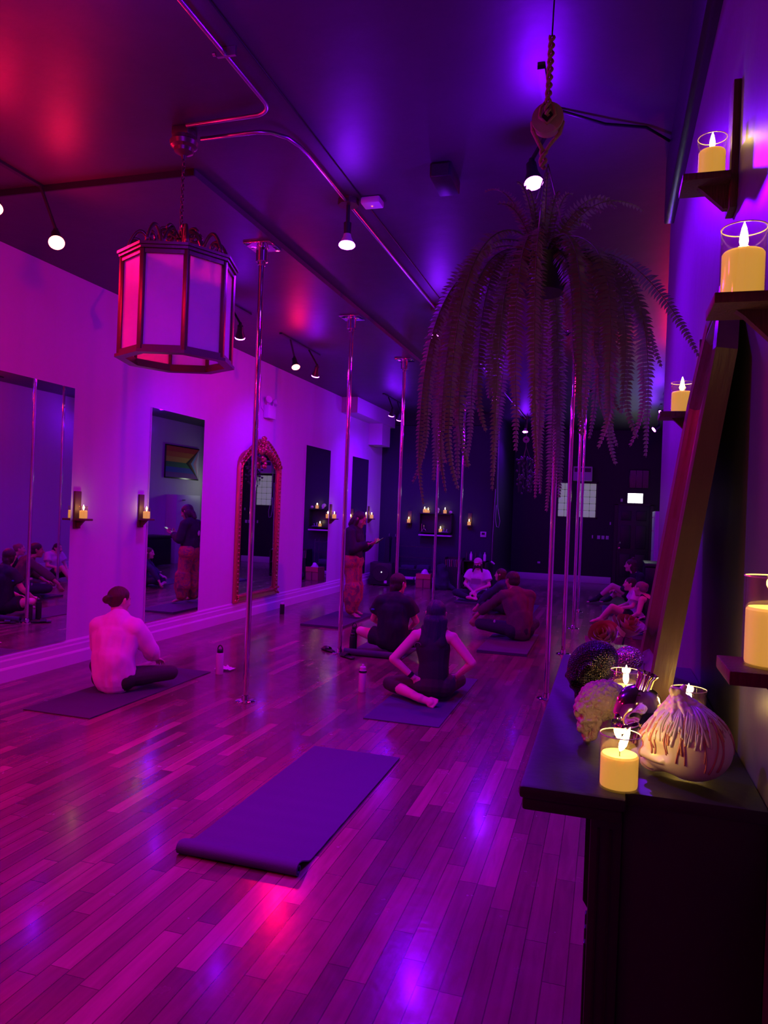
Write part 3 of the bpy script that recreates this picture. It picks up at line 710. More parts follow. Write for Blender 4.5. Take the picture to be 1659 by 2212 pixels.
# P3 black tee, bare legs, back to camera
r3,c3=person('person in a black tee with bare legs, seen from behind near the second pole',(-2.30,8.12,.060),.12,
  sit(head=(.03,.10,.745),sL=(-.145,.0,.55),sR=(.145,.0,.55),wL=(-.14,.34,.20),wR=(.14,.34,.20),kL=(-.40,.12,.17),kR=(.42,.16,.16)),
  top=dict(m=TEEB,sleeve='short',loose=.022,name='tee_shirt'),bottom=dict(m=TEEB,length='shorts',loose=.012,name='shorts'),
  hair=[('e',(0,-.20,.36),(.82,.96,.86)),('e',(0,-.45,-.15),(.74,.66,.8)),('c',(0,-.75,-.4),(-.1,-.95,-1.9),.46,.26)],hairm=HAIRB,vx=.007,headfwd=(.55,.85,-.05))
l=MB(); l.ell((0,0,0),(.022,.006,.010)); l_=l.obj('sleeve_logo',mat('blue_print',(.05,.15,.5),.6),r3,smooth=180); l_.location=(-.235,-.055,.455)
# P7 dark sweater, short hair
r7,c7=person('person with short dark hair in a dark sweater, one hand reaching to the floor',(-1.04,9.72,.050),.62,
  sit(pel=(0,0,.12),waist=(0,.03,.29),chest=(0,.10,.44),neck=(0,.19,.60),head=(0,.27,.725),sL=(-.19,.12,.545),sR=(.19,.12,.545),eL=(-.30,.34,.38),wL=(-.40,.52,.21),eR=(.24,.26,.33),wR=(.15,.44,.21),kL=(-.40,.36,.14),kR=(.38,.30,.14)),
  skin=SKIND,top=dict(m=DKSW,loose=.022,name='sweater',cuff=.6),bottom=dict(m=NVP,loose=.014,name='joggers'),hair=SHORTH,vx=.008,headfwd=(-.2,1,-.05),handL=((-.25,.35,-1),(.4,.5,0)))
q=MB(); q.ell((0,0,0),(.016,.006,.022)); q_=q.obj('trouser_logo',WHITE,r7,smooth=180); q_.location=(-.30,.145,.205)
# P5 masked sitter in white tee, facing camera
r5,c5=person('person in white tee, cap and black mask, cross-legged facing the camera',(-2.28,13.75,.055),PI-.12,
  sit(wL=(-.03,.30,.20),wR=(.03,.30,.19),eL=(-.27,.08,.32),eR=(.27,.08,.32),kL=(-.42,.24,.13),kR=(.42,.24,.13)),
  top=dict(m=TEEW,sleeve='short',loose=.028,name='tee_shirt'),bottom=dict(m=NVP,loose=.014,name='trousers'),hair=SIDELONG,vx=.010,sc=.87,handL=((.6,.6,-.3),(0,0,-1)),handR=((-.6,.6,-.3),(0,0,-1)))
g=MB(); b=ico(3); g.add(b,c5['HM']@Matrix.Translation(V((0,.42,-.42)))@Matrix.Diagonal((.60,.66,.48,1))); link('face_mask',remesh(g,.01,2,name='face_mask',mt=MASKM),r5)
g=MB(); b=ico(3); g.add(b,c5['HM']@Matrix.Translation(V((0,.0,.52)))@Matrix.Diagonal((.86,1.02,.80,1))); b=ico(3); g.add(b,c5['HM']@Matrix.Translation(V((0,1.0,.36)))@Matrix.Rotation(-.35,4,'X')@Matrix.Diagonal((.55,.5,.10,1)))
link('cap',remesh(g,.01,2,name='cap',mt=CAPM),r5)
g=MB(); g.box(-.09,.09,-.0,.004,-.05,.05); pr=g.obj('shirt_print',mat('grey_print',(.30,.25,.30),.8),r5); pr.location=(0,.156,.34); 
# P6 long hair, navy long sleeve, smiling, leaning on one hand
r6,c6=person('long-haired person in navy leaning an arm to the floor behind the dark sweater sitter',(-1.56,12.35,.015),1.25,
  sit(chest=(-.03,.03,.43),neck=(-.05,.08,.585),head=(-.05,.13,.715),sL=(-.20,.06,.53),sR=(.13,.02,.55),eL=(-.28,.30,.33),wL=(-.33,.44,.13),eR=(.24,.16,.33),wR=(.16,.34,.22)),
  top=dict(m=NAVYT,loose=.02,name='long_sleeve_top'),bottom=dict(m=NVP,loose=.012,name='trousers'),hair=SIDELONG,hairm=HAIRR,vx=.009,sc=.88,headfwd=(-.15,1,.05),handL=((-.2,.4,-1),(.3,.5,0)))
# P8 profile, hair bun on top, knee up, black socks
r8,c8=person('person in black with top knot and black socks, in profile with one knee up',(.62,14.9,.016),PI/2,
  sit(pel=(0,-.0,.13),kL=(-.18,.50,.36),aL=(-.10,.80,.07),tL=(-.12,.98,.03),kR=(.22,.42,.18),aR=(.10,.58,.06),tR=(.02,.70,.04),chest=(0,.05,.44),neck=(0,.12,.61),head=(0,.185,.755),wL=(-.16,.42,.30),wR=(.14,.36,.28)),
  top=dict(m=TEEB,loose=.02,name='long_sleeve_top'),bottom=dict(m=TEEB,length='shorts',loose=.01,name='shorts'),hair=LONG+[('e',(0,-.45,1.3),(.32,.32,.28))],hairm=HAIRR,vx=.009,headfwd=(.1,1,.0),socks=('LR',TEEB))
# P9 white tee, dark ponytail
r9,c9=person('person in a white tee with a dark ponytail, in profile with bare knees raised',(.46,12.25,.016),PI/2+.1,
  sit(kL=(-.15,.42,.30),aL=(-.12,.62,.06),tL=(-.12,.80,.03),kR=(.2,.40,.20),aR=(.10,.52,.06),tR=(.0,.66,.04),neck=(0,.06,.58),head=(0,.12,.70),wL=(-.05,.36,.25),wR=(.05,.36,.25)),
  top=dict(m=TEEW,sleeve='short',loose=.024,name='tee_shirt'),bottom=dict(m=TEEB,length='shorts',loose=.01,name='shorts'),hair=PONY,vx=.008,sc=.88,headfwd=(.0,1,.02))
# P10 grey hair
r10,c10=person('person with greying hair in a black tank top, nearest sitter at the right',(.66,11.25,.016),.95,
  sit(chest=(0,.08,.42),neck=(0,.16,.57),head=(0,.24,.68),sL=(-.165,.10,.53),sR=(.165,.10,.53),kL=(-.36,.34,.16)),
  top=dict(m=TEEB,sleeve='tank',loose=.006,name='tank_top'),bottom=dict(m=NVP,loose=.012,name='trousers'),hair=[('e',(0,-.20,.36),(.80,.94,.84)),('e',(0,-.5,.1),(.7,.7,.6)),('e',(0,-.95,.55),(.4,.4,.45))],hairm=HAIRG,vx=.008,sc=.92)
# P2 standing instructor
J2=dict(pel=(0,0,.86),waist=(0,.0,1.02),chest=(0,-.0,1.16),neck=(0,.03,1.325),head=(0,.085,1.455),
  sL=(-.17,-.0,1.265),sR=(.17,-.0,1.265),eL=(-.22,.06,1.02),eR=(.22,.06,1.02),wL=(-.10,.27,1.10),wR=(.10,.27,1.10),
  hL=(-.09,0,.82),hR=(.09,0,.82),kL=(-.11,.02,.44),kR=(.11,.05,.44),aL=(-.11,-.02,.075),aR=(.13,.04,.075),tL=(-.15,.17,.03),tR=(.19,.22,.03))
r2,c2=person('standing person in a dark top and red patterned trousers, looking at a phone',(-3.66,10.55,.034),-PI/2-.0,J2,skin=SKIND,
  top=dict(m=TEEB,loose=.03,name='hooded_top',hem=.15,cuff=.95),bottom=dict(m=PANTS,length='harem',loose=.035,name='patterned_trousers'),hair=BOB,vx=.008,headfwd=(0,1,-.38),headup=(0,.38,1),
  handL=((.25,.9,.25),(0,-.2,1)),handR=((-.25,.9,.25),(0,-.2,1),-1),curl=.9,sc=1.0)
g=MB(); g.ell((0,0,0),(.035,.006,.045)); g_=g.obj('back_print',WHITE,r2,smooth=180); g_.location=(-.02,-.135,1.13)
ph=thing('phone','dark phone held up by the standing person','phone',(-3.66+.42,10.55,1.187),0)
MB().box(-.075,.075,-.038,.038,0,.009,bev=.003).obj('body',BLACKG,ph); MB().box(-.07,.07,-.034,.034,.0092,.0098).obj('screen',emat('phone_screen',(.8,.85,1),.5),ph); ph.rotation_euler=(0,-.62,0)

# ------------------------------------------------------------------ bottles, sandals, cloth
def bottle(loc,label,body,lid,h=.24,r=.036,loop=True,spout=False):
    t=thing('water_bottle',label,'bottle',loc)
    MB().lathe([(.001,0),(r*.9,0),(r,.008),(r,h*.72),(r*.92,h*.78),(r*.7,h*.80),(.001,h*.80)]).obj('bottle_body',body,t)
    m=MB().lathe([(.001,h*.80),(r*.78,h*.80),(r*.8,h*.90),(r*.5,h*.93),(.001,h*.93)])
    if loop: m.tube([(r*.7*math.cos(a),0,h*.90+.045*math.sin(a)) for a in[PI*k/10 for k in range(11)]],.006,8)
    if spout: m.lathe([(r*.35,h*.92),(r*.3,h*1.0),(.001,h*1.01)])
    m.obj('lid',lid,t); return t
PBOT=mat('pale_bottle',(.75,.70,.74),.25,coat=.5); PINKB=mat('pink_frosted_bottle',(.72,.45,.62),.3)
bottle((-3.55,6.42,0),'pale water bottle with black loop lid beside the mat of the pale sweatshirt sitter',PBOT,BLKPL,.26,.037)
t=bottle((-2.07,6.36,0),'frosted pink squeeze bottle alone on the floor near the tank top sitter',PINKB,PINKB,.25,.035,False,True)
MB().lathe([(.0352,.175),(.037,.178),(.037,.192),(.0352,.195)]).obj('collar_band',BLKPL,t)
bottle((-2.80,8.22,0),'tall black bottle behind the second pole',BLKPL,BLKPL,.30,.037,True); bottle((-2.775,8.09,0),'shorter black bottle beside the second pole',BLKPL,BLKPL,.23,.034,False)
bottle((-4.72,10.40,0),'small dark bottle with clear top standing by the white skirting',BLKPL,PBOT,.19,.036,False)
for x,y,l in((-3.03,8.0,'black slide sandal left of the second pole base'),(-2.70,7.74,'black slide sandal right of the second pole base')):
    t=thing('slide_sandal',l,'sandal',(x,y,0),.9); g=MB(); g.cap((0,-.08,.014),(0,.09,.014),.036,.045,flat=(V((0,0,1)),.3)); g.obj('sole',BLKPL,t)
    g=MB(); g.grid([[V((.047*math.cos(a),yy,.016+.036*math.sin(a))) for a in[PI*k/10 for k in range(11)]] for yy in(.0,.03,.07)],False); g.obj('strap',BLKPL,t)
g=MB(); rows=[]
for i in range(14):
    rows.append([V((-.09+.18*i/13,-.06+.12*j/9,.012+.03*max(0,noise.noise(V((i*.5,j*.5,1)))+.25)*(1-abs(i-6.5)/7))) for j in range(10)])
g.grid(rows,False); tag(g.obj('small_towel',TEEW,smooth=180),'crumpled white cloth behind the pale bottle','towel').location=(-3.60,6.62,0)
t=thing('notebook','thin white paper booklet on the floor by the black tee sitter\'s left knee','paper',(-2.62,8.42,0),.5); MB().box(-.08,.08,-.1,.1,0,.006).obj('pages',TEEW,t)

# ------------------------------------------------------------------ lantern
LX,LY,LZ=-2.50,3.86,2.475
ln=thing('hanging_lantern','large octagonal bronze lantern with frosted panels hanging from the ceiling','lantern',(LX,LY,LZ))
NR8=[(math.cos(PI/4*k+PI/8+.30),math.sin(PI/4*k+PI/8+.30)) for k in range(8)]
RL=.318; HL=.60
def ring(m,r0,r1,z0,z1):
    m.grid([[V((a*r0,b*r0,z0)) for a,b in NR8],[V((a*r1,b*r1,z0)) for a,b in NR8],[V((a*r1,b*r1,z1)) for a,b in NR8],[V((a*r0,b*r0,z1)) for a,b in NR8],[V((a*r0,b*r0,z0)) for a,b in NR8]],True,False,False)
m=MB(); ring(m,RL-.03,RL+.03,0,.018); ring(m,RL-.02,RL+.012,.018,.045); m.obj('bottom_hoop',BRONZE,ln,smooth=None); m=MB(); ring(m,RL-.02,RL+.012,HL-.045,HL-.02); ring(m,RL-.03,RL+.025,HL-.02,HL-.003); ring(m,RL-.02,RL+.035,HL-.003,HL+.012)
m.obj('top_hoop',BRONZE,ln,smooth=None)
for a,b in NR8:
    MB().box(-.014,.014,-.014,.014,.02,HL-.02,bev=.002).obj('corner_bar',BRONZE,ln).location=(a*RL,b*RL,0)
for k in range(8):
    a,b=V((*NR8[k],0)),V((*NR8[(k+1)%8],0)); d=(b-a).normalized(); p0=a*(RL-.004)+d*.012; p1=b*(RL-.004)-d*.012; nn=V((d.y,-d.x,0))*.002
    z0,z1=V((0,0,.03)),V((0,0,HL-.03))
    g=MB(); g.grid([[p0+z0+nn,p1+z0+nn,p1+z1+nn,p0+z1+nn],[p0+z0-nn,p1+z0-nn,p1+z1-nn,p0+z1-nn]]); g.obj('frosted_panel',LGLASS,ln,smooth=None)
for k in range(8):
    a=PI/4*k+PI/8+.30; ca,sa=math.cos(a),math.sin(a)
    g=MB(); pts=[]
    for i in range(30):
        f=i/29; 
        r_=RL-.02-f*.27; z=HL+.02+.12*abs(math.sin(f*PI*2))**.8*(1 if f<.5 else .7)+.12*f*f
        pts.append((r_*ca,r_*sa,z))
    g.tube(pts,.0105,7)
    for rr,zz,R_ in((RL-.07,HL+.065,.038),(.085,HL+.16,.040)):
        g.tube([((rr+R_*math.cos(t_)*(1-t_/12))*ca,(rr+R_*math.cos(t_)*(1-t_/12))*sa,zz+R_*math.sin(t_)*(1-t_/12)) for t_ in[x*.5 for x in range(17)]],.009,6)
    g.obj('scroll',BRONZE,ln,smooth=180)
MB().lathe([(.001,HL+.0),(.016,HL),(.012,HL+.1),(.022,HL+.13),(.01,HL+.16),(.014,HL+.19),(.001,HL+.20)]).obj('finial',BRONZE,ln)
MB().cyl((0,0,.30),(0,0,HL),.008).obj('stem',BRONZE,ln)
for k in range(3):
    a=2.1*k; MB().tube([(0,0,.32),(.08*math.cos(a),.08*math.sin(a),.26),(.13*math.cos(a),.13*math.sin(a),.33)],.006,8).cyl((.13*math.cos(a),.13*math.sin(a),.33),(.13*math.cos(a),.13*math.sin(a),.42),.013).obj('lamp_holder',BRONZE,ln)
g=MB()
zc=HL+.20; i=0
while zc<ZC-LZ-.17:
    pts=[(.009*math.cos(t_)*(1 if i%2 else 0),.009*math.cos(t_)*(0 if i%2 else 1),zc+.017+.022*math.sin(t_)) for t_ in[2*PI*k/12 for k in range(13)]]
    g.tube(pts,.0035,6); zc+=.032; i+=1
g.obj('chain',BRONZE,ln,smooth=180)
top=ZC-LZ
MB().lathe([(.001,top-.18),(.012,top-.18),(.016,top-.158),(.035,top-.148),(.055,top-.138),(.06,top-.118),(.078,top-.105),(.085,top-.08),(.072,top-.07),(.072,top-.05),(.001,top-.05)]).obj('canopy',BRONZE,ln)
MB().box(-.055,.055,-.055,.055,top-.05,top-.001,bev=.004).obj('junction_box',BRONZE,ln)

# ------------------------------------------------------------------ conduit and ceiling boxes
zc=ZC-.03
def arc(cx,cy,r,a0,a1,n=10): return [(cx+r*math.cos(a0+(a1-a0)*k/n),cy+r*math.sin(a0+(a1-a0)*k/n),zc) for k in range(n+1)]
t=thing('conduit_pipe','metal conduit pipe running toward the camera from the lantern mount','pipe',(0,0,0))
MB().tube([(-1.87,YN+.05,zc),(-1.87,3.6,zc)]+arc(-1.99,3.64,.12,0,PI/2)+[(-2.43,3.77,zc)],.012,12).obj('pipe',STEEL,t,smooth=180)
MB().box(-1.91,-1.81,3.20,3.215,zc-.016,ZC-.001).obj('strap',STEEL,t); MB().cyl((-1.915,3.2,zc),(-1.93,3.2,zc-.0),.01).obj('screw',STEEL,t)
t=thing('conduit_pipe','metal conduit pipe running from the lantern mount along the ceiling to the far end','pipe',(0,0,0))
MB().tube([(-2.43,3.93,zc)]+arc(-2.03,4.08,.15,PI/2-PI/2*0-PI*0,0)[:0]+[(-2.06,3.93,zc),(-1.98,3.955,zc),(-1.91,4.03,zc),(-1.88,4.14,zc),(-1.87,4.25,zc),(-1.87,17,zc)],.012,12).obj('pipe',STEEL,t,smooth=180)
bg='bulbs hanging from boxes along the ceiling conduit'
b0=None
def ceiling_bulb(x,y,label,pp=16):
    t=thing('ceiling_bulb',label,'light bulb',(x,y,ZC),group=bg)
    a8=[(.075*math.cos(PI/4*k+.39),.075*math.sin(PI/4*k+.39)) for k in range(8)]
    MB().prism(a8,'z',-.045,-.001).obj('junction_box',BRONZE,t,smooth=None)
    MB().cyl((0,0,-.20),(0,0,-.045),.014,n=16).lathe([(.001,-.25),(.026,-.25),(.028,-.17),(.001,-.165)]).obj('stem',BLACK,t)
    MB().lathe([(.026,-.25),(.03,-.27),(.050,-.312),(.001,-.312)]).obj('bulb_shell',mat('bulb_shell',(.6,.6,.62),.4),t)
    MB().lathe([(.001,-.356),(.03,-.353),(.05,-.345),(.060,-.334),(.058,-.322),(.050,-.3125),(.001,-.312)]).obj('bulb_face',BLUB,t)
    light('SPOT',(x,y,ZC-.365),BLUE,CB,size=.05,angle=2.7,blend=.8,target=(x,y,0))
    light('POINT',(x,y,ZC-.42),BLUE,pp,size=.05)
CB=190
t=thing('ceiling_cable','thin dark cable running along the ceiling right of the conduit','cable'); MB().tube([(-1.76,YN+.1,ZC-.008),(-1.765,5,ZC-.008),(-1.75,12,ZC-.008)],.004,8).obj('cable',BLACK,t,smooth=180)
t=thing('lamp_cable','dark cable on the ceiling from the fern spotlight to the right wall','cable'); MB().tube([(-.36,4.1,ZC-.012),(-.1,4.28,ZC-.03),(.12,4.4,ZC-.012),(.255,4.55,ZC-.03)],.009,8).obj('cable',BLACK,t,smooth=180)
ceiling_bulb(-1.87,5.0,'glowing violet bulb on the conduit nearest the camera, beside the lantern')
ceiling_bulb(-1.85,7.80,'glowing violet bulb on the conduit left of the fern, second from the camera')
ceiling_bulb(-1.86,12.3,'glowing violet bulb on the conduit hidden in the fern fronds')
ceiling_bulb(-1.88,17.0,'glowing violet bulb on the conduit farthest back, near the black wall')
t=thing('smoke_detector','small box detector beside the nearest ceiling bulb','detector',(-1.70,5.03,ZC)); MB().box(-.07,.07,-.06,.06,-.05,-.001,bev=.01).obj('housing',WHITE,t); MB().cyl((0,0,-.054),(0,0,-.05),.006).obj('indicator',emat('red_led',(1,.1,.1),3),t)
t=thing('ceiling_speaker','dark square speaker flush-mounted under the ceiling between conduit and fern','speaker',(-1.10,4.72,ZC)); MB().box(-.07,.07,-.15,.15,-.10,-.001,bev=.012).obj('cabinet',BLKPL,t); MB().box(-.055,.055,-.158,-.150,-.09,-.02).obj('grille',BLACK,t)

# ------------------------------------------------------------------ track lights
def track(x,y0,y1,zt,heads,label,cat='track light'):
    t=thing('track_light',label,cat,(x,(y0+y1)/2,zt)); yc=(y0+y1)/2
    MB().box(-.018,.018,y0-yc,y1-yc,-.02,-.001).obj('track_rail',BLACK,t)
    for hx,hy,hz,colr,aim,pw in heads:
        hp=V((hx-x,hy-yc,hz-zt)); a=(V(aim)-V((hx,hy,hz))).normalized()
        h=MB(); top=V((0,hp.y,-.02)); back=hp-a*.12
        h.cyl(top,back+V((0,0,.03)),.012,n=12); h.cap(back,back+V((0,0,.03)),.022,.018)
        R_=a.to_track_quat('Z','Y').to_matrix().to_4x4()
        h.lathe([(.001,-.13),(.03,-.13),(.034,-.07),(.05,-.02),(.052,-.002),(.048,-.002)],o=hp,mt=R_,n=24)
        ho=h.obj('lamp_head',BLKPL,t)
        MB().lathe([(.049,-.006),(.054,.004),(.05,.012),(.03,.018),(.001,.020)],o=hp,mt=R_,n=24).obj('bulb_face',REDB if colr==RED else BLUB,ho)
        L=V((hx,hy,hz))+a*.035
        light('SPOT',L,colr,pw,size=.045,angle=2.3,blend=.9,target=aim)
        light('POINT',V((hx,hy,hz))+a*.07,colr,pw*.10,size=.05)
    return t
PR=120; PB=140
track(-3.95,2.3,4.7,ZC,[(-3.8,3.0,3.45,RED,(-3.2,3.2,0),PR),(-3.76,3.72,3.45,RED,(-2.4,2.4,.6),PR),(-3.80,4.32,3.45,RED,(-2.0,2.6,1.0),PR)],'track light with red bulbs near the upper left corner of the photo')
track(-3.98,6.6,7.6,3.825,[(-3.83,7.10,3.43,BLUE,(-4.6,8.6,1.0),PB)],'track light with one violet bulb right of the lantern')
track(-4.02,8.5,9.8,3.825,[(-3.93,8.80,3.45,RED,(-2.6,7.6,.2),PR),(-3.91,9.42,3.45,BLUE,(-4.7,10.4,1.2),PB)],'track light with a red and a violet bulb above the gilded mirror')
track(-4.10,13.2,14.5,3.825,[(-4.03,13.53,3.45,BLUE,(-4.7,14.4,1),PB),(-4.05,14.16,3.45,BLUE,(-4.7,15.2,1),PB)],'track light with two pale violet bulbs by the white bulkhead')
track(.85,9.4,11.2,ZC,[(.80,9.7,3.50,RED,(-5,7.8,1.5),210),(.80,10.6,3.50,RED,(-2.2,10.5,.6),PR)],'track light with red bulbs behind the end of the right wall')
track(.85,13.2,13.9,ZC,[(.80,13.6,3.50,BLUE,(-3.4,12.5,1.2),PB)],'track light with a violet bulb above the right-hand sitters')
track(.88,15.0,15.9,ZC,[(.80,15.63,3.45,BLUE,(-3.0,14.6,.5),PB)],'track light with a pale bulb at the far right near the alcove')
# near ceiling head by the fern
track(-.40,3.7,4.3,ZC,[(-.48,4.28,3.55,BLUE,(-.02,3.5,.9),400)],'black spotlight with violet bulb shining above the fern')
# unseen lamps behind and left of the camera
track(-3.95,-1.6,1.2,ZC,[(-3.8,-1.0,3.45,RED,(-2.8,.5,0),60),(-3.8,.9,3.45,RED,(-3.9,2.9,0),210)],'track light with red bulbs on the camera side of the room, outside the picture')
ceiling_bulb(-1.87,2.2,'unseen violet bulb above the camera, strengthened to brighten the lantern panels',28)  # unseen bulb, glow raised to brighten the lantern from the camera side

# ------------------------------------------------------------------ fern and pulley
PX,PY=-.245,2.54
pl=thing('rope_pulley','round pale wooden pulley wheel on a rope above the fern','pulley',(PX-.0,PY,2.985))
MB().cyl((0,-.018,0),(0,.018,0),.052,n=40).obj('wheel',PWOOD,pl); MB().cyl((0,-.026,0),(0,.026,0),.018,n=24).obj('hub',BLACK,pl)
def twist(m,p,q,r=.009,n=40,turns=5):
    p=V(p);q=V(q); d=(q-p); a=d.normalized().orthogonal(); c=d.normalized().cross(a)
    for s in(0,PI): m.tube([p+d*i/n+(a*math.cos(turns*2*PI*i/n+s)+c*math.sin(turns*2*PI*i/n+s))*r*.55 for i in range(n+1)],r*.62,7)
g=MB(); twist(g,(0,-.03,.0),(.005,-.02,.27)); g.tube([(-.026,-.028,-.002),(-.022,-.028,.03),(0,-.026,.06),(.02,-.028,.03),(.026,-.028,0),(.0,-.028,-.026),(-.026,-.028,-.002)],.005,7)
g.tube([(-.052,0,0),(-.05,0,-.03),(-.03,0,-.07),(-.012,0,-.105)],.007,7); g.tube([(.05,0,-.01),(.04,0,-.05),(.012,0,-.08),(-.005,0,-.105)],.007,7); twist(g,(-.01,0,-.10),(-.012,0,-.16),.011,12,1)
g.obj('rope',ROPE,pl,smooth=180)
MB().tube([(.005,-.02,.27),(.012,-.02,.6),(.02,-.02,ZC-2.995)],.0028,6).obj('wire',BLACK,pl)
fr=thing('hanging_fern','large drooping fern in a hanging pot below the wooden pulley','fern',(PX,PY,2.50))
MB().lathe([(.001,-.10),(.075,-.10),(.10,.0),(.105,.012),(.095,.012),(.001,-.0)]).obj('pot',BLKPL,fr)
g=MB()
for k in range(3):
    a=2.1*k+.4; g.tube([(.10*math.cos(a),.10*math.sin(a),.01),(.04*math.cos(a),.04*math.sin(a),.22),(0.006,0,.335)],.0022,6)
g.obj('hanger',mat('hanger_wire',(.3,.25,.3),.4,.7),fr,smooth=180)
rnd=random.Random(11)
def frond(pts,width,mt,name='frond'):
    g=MB(); b=g.b; pts=[V(p) for p in pts]
    g.tube(pts,.0024,5,lambda f:1-.6*f)
    L=[0]
    for p,q in zip(pts,pts[1:]): L.append(L[-1]+(q-p).length)
    tot=L[-1]; n=int(tot/.0125); idx=0
    sv=V((rnd.uniform(-1,1),rnd.uniform(-1,1),0)).normalized()
    toward=V((-(PX+pts[len(pts)//2].x),-(PY+pts[len(pts)//2].y),0)).normalized()
    side0=toward.cross(V((0,0,1)))
    side0=(side0+sv*.42).normalized()
    for i in range(3,n):
        s_=tot*i/n
        while idx<len(L)-2 and L[idx+1]<s_: idx+=1
        f=(s_-L[idx])/max(1e-6,L[idx+1]-L[idx]); p=pts[idx].lerp(pts[idx+1],f); d=(pts[idx+1]-pts[idx]).normalized()
        sd=side0-d*side0.dot(d)
        if sd.length<.1: sd=d.orthogonal()
        sd.normalize(); nn=sd.cross(d).normalized()
        u=i/n; wl=width*(math.sin(min(1,u*3.2)*PI/2))*(1-max(0,u-.55)/.45*.82)*rnd.uniform(.85,1.1)
        for s in(-1,1):
            dr=(sd*s+d*rnd.uniform(.10,.35)+nn*rnd.uniform(-.28,.12)).normalized(); hw=.0066
            a0=p; a1=p+dr*wl*.12+d*hw*1.1; a2=p+dr*wl*.6+d*hw*.8-nn*.002; a3=p+dr*wl+d*hw*.7-nn*.006; a4=p+dr*wl*.6-d*hw*.5-nn*.002; a5=p+dr*wl*.12-d*hw*.5
            vs=[b.verts.new(x) for x in(a0,a1,a2,a3,a4,a5)]; b.faces.new((vs[0],vs[1],vs[2],vs[4],vs[5])) ; b.faces.new((vs[2],vs[3],vs[4]))
    me=g.mesh(name,mt,None); return link(name,me,fr)
def droop(a,reach,rise,length,curl):
    ca,sa=math.cos(a),math.sin(a); pts=[]; n=36
    th=math.radians(rnd.uniform(35,72)); step=length/n; rr=.02; z=0; side=0; sd=rnd.uniform(-.5,.5)
    for i in range(n+1):
        pts.append((rr*ca-sa*side,rr*sa+ca*side,z))
        f=i/n; rr+=math.cos(th)*step; z+=math.sin(th)*step; side+=sd*step*.35*(f-.3)
        tgt=-PI/2+(.75*min(1,reach/.30) if rr<reach*.62 else .36 if rr<reach else -.05)
        th+=(tgt-th)*(.17 if rr<reach*.62 else .13)
        if f>.80: th+=curl*.11
    return pts
for k in range(46):
    a=2*PI*k/46+rnd.uniform(-.25,.25)+k*2.4
    dx=math.cos(a); big=.235 if dx>.4 else .215 if dx<-.4 else .18
    reach=rnd.uniform(.06,big); length=rnd.choice((.62,.80,.92,1.0,1.06,1.12))*rnd.uniform(.93,1.04)*(.80 if dx>.45 else 1)
    frond(droop(a,reach,0,length,rnd.uniform(-1.0,1.4)),rnd.uniform(.027,.041),LEAF if rnd.random()<.70 else LEAF2)
for a,r_,h_,bend in((2.6,.25,.32,.1),(2.2,.10,.24,.1),(1.7,.05,.22,0),(.9,.12,.27,.2),(4.9,.05,.28,.1),(3.9,.10,.25,.1),(.2,.22,.22,.6),(.05,.30,.20,.7),(3.4,.14,.2,.2),(5.2,.10,.2,.2),(4.2,.08,.22,.1),(.5,.16,.16,.6),(5.8,.2,.15,.7),(1.3,.06,.25,.1)):
    pts=[]
    for i in range(16):
        f=i/15; pts.append(((.02+r_*f**1.2)*math.cos(a),(.02+r_*f**1.2)*math.sin(a),h_*math.sin(f*PI/2*(1+bend*.6))))
    frond(pts,.027,LEAF)
# right-reaching front frond
for a,reach,z0 in((-.12,.47,.0),(.25,.38,0)):
    pts=[]
    for i in range(30):
        f=i/29; pts.append(((.03+reach*f)*math.cos(a),(.03+reach*f)*math.sin(a),.10*math.sin(f*2.2)-.42*f**2.0))
    frond(pts,.032,LEAF)
# distant hanging plant
dp=thing('hanging_plant','small trailing plant with oval leaves hanging far back by the black wall','plant',(-1.78,16.4,2.85))
MB().lathe([(.001,-.12),(.09,-.12),(.12,.0),(.11,.0),(.001,-.01)]).obj('pot',BLKPL,dp); g=MB()
for k in range(3): a=2.1*k; g.tube([(.11*math.cos(a),.11*math.sin(a),0),(0,0,.3)],.004,5)
g.tube([(0,0,.3),(0,0,ZC-2.85)],.006,6); g.obj('hanger',ROPE,dp,smooth=180)
g=MB()
for k in range(90):
    a=rnd.uniform(0,6.28); r_=rnd.uniform(.06,.22); z=rnd.uniform(-.85,.1)*(1-r_*1.5); g.ell((r_*math.cos(a),r_*math.sin(a),z),(.035,.01,.03),Matrix.Rotation(a,3,'Z'),sub=1)
for k in range(10):
    a=k*.63; g.tube([(.08*math.cos(a),.08*math.sin(a),0),(.15*math.cos(a),.15*math.sin(a),-.1),(.14*math.cos(a+.3),.14*math.sin(a+.3),-.7)],.004,5)
g.obj('foliage',LEAF,dp,smooth=180)
t=thing('rope_pulley','small round pulley above the distant trailing plant','pulley',(-1.78,16.35,3.30)); MB().cyl((0,-.015,0),(0,.015,0),.07,n=24).obj('wheel',PWOOD,t); MB().cyl((0,-.022,0),(0,.022,0),.02).obj('hub',BLACK,t)
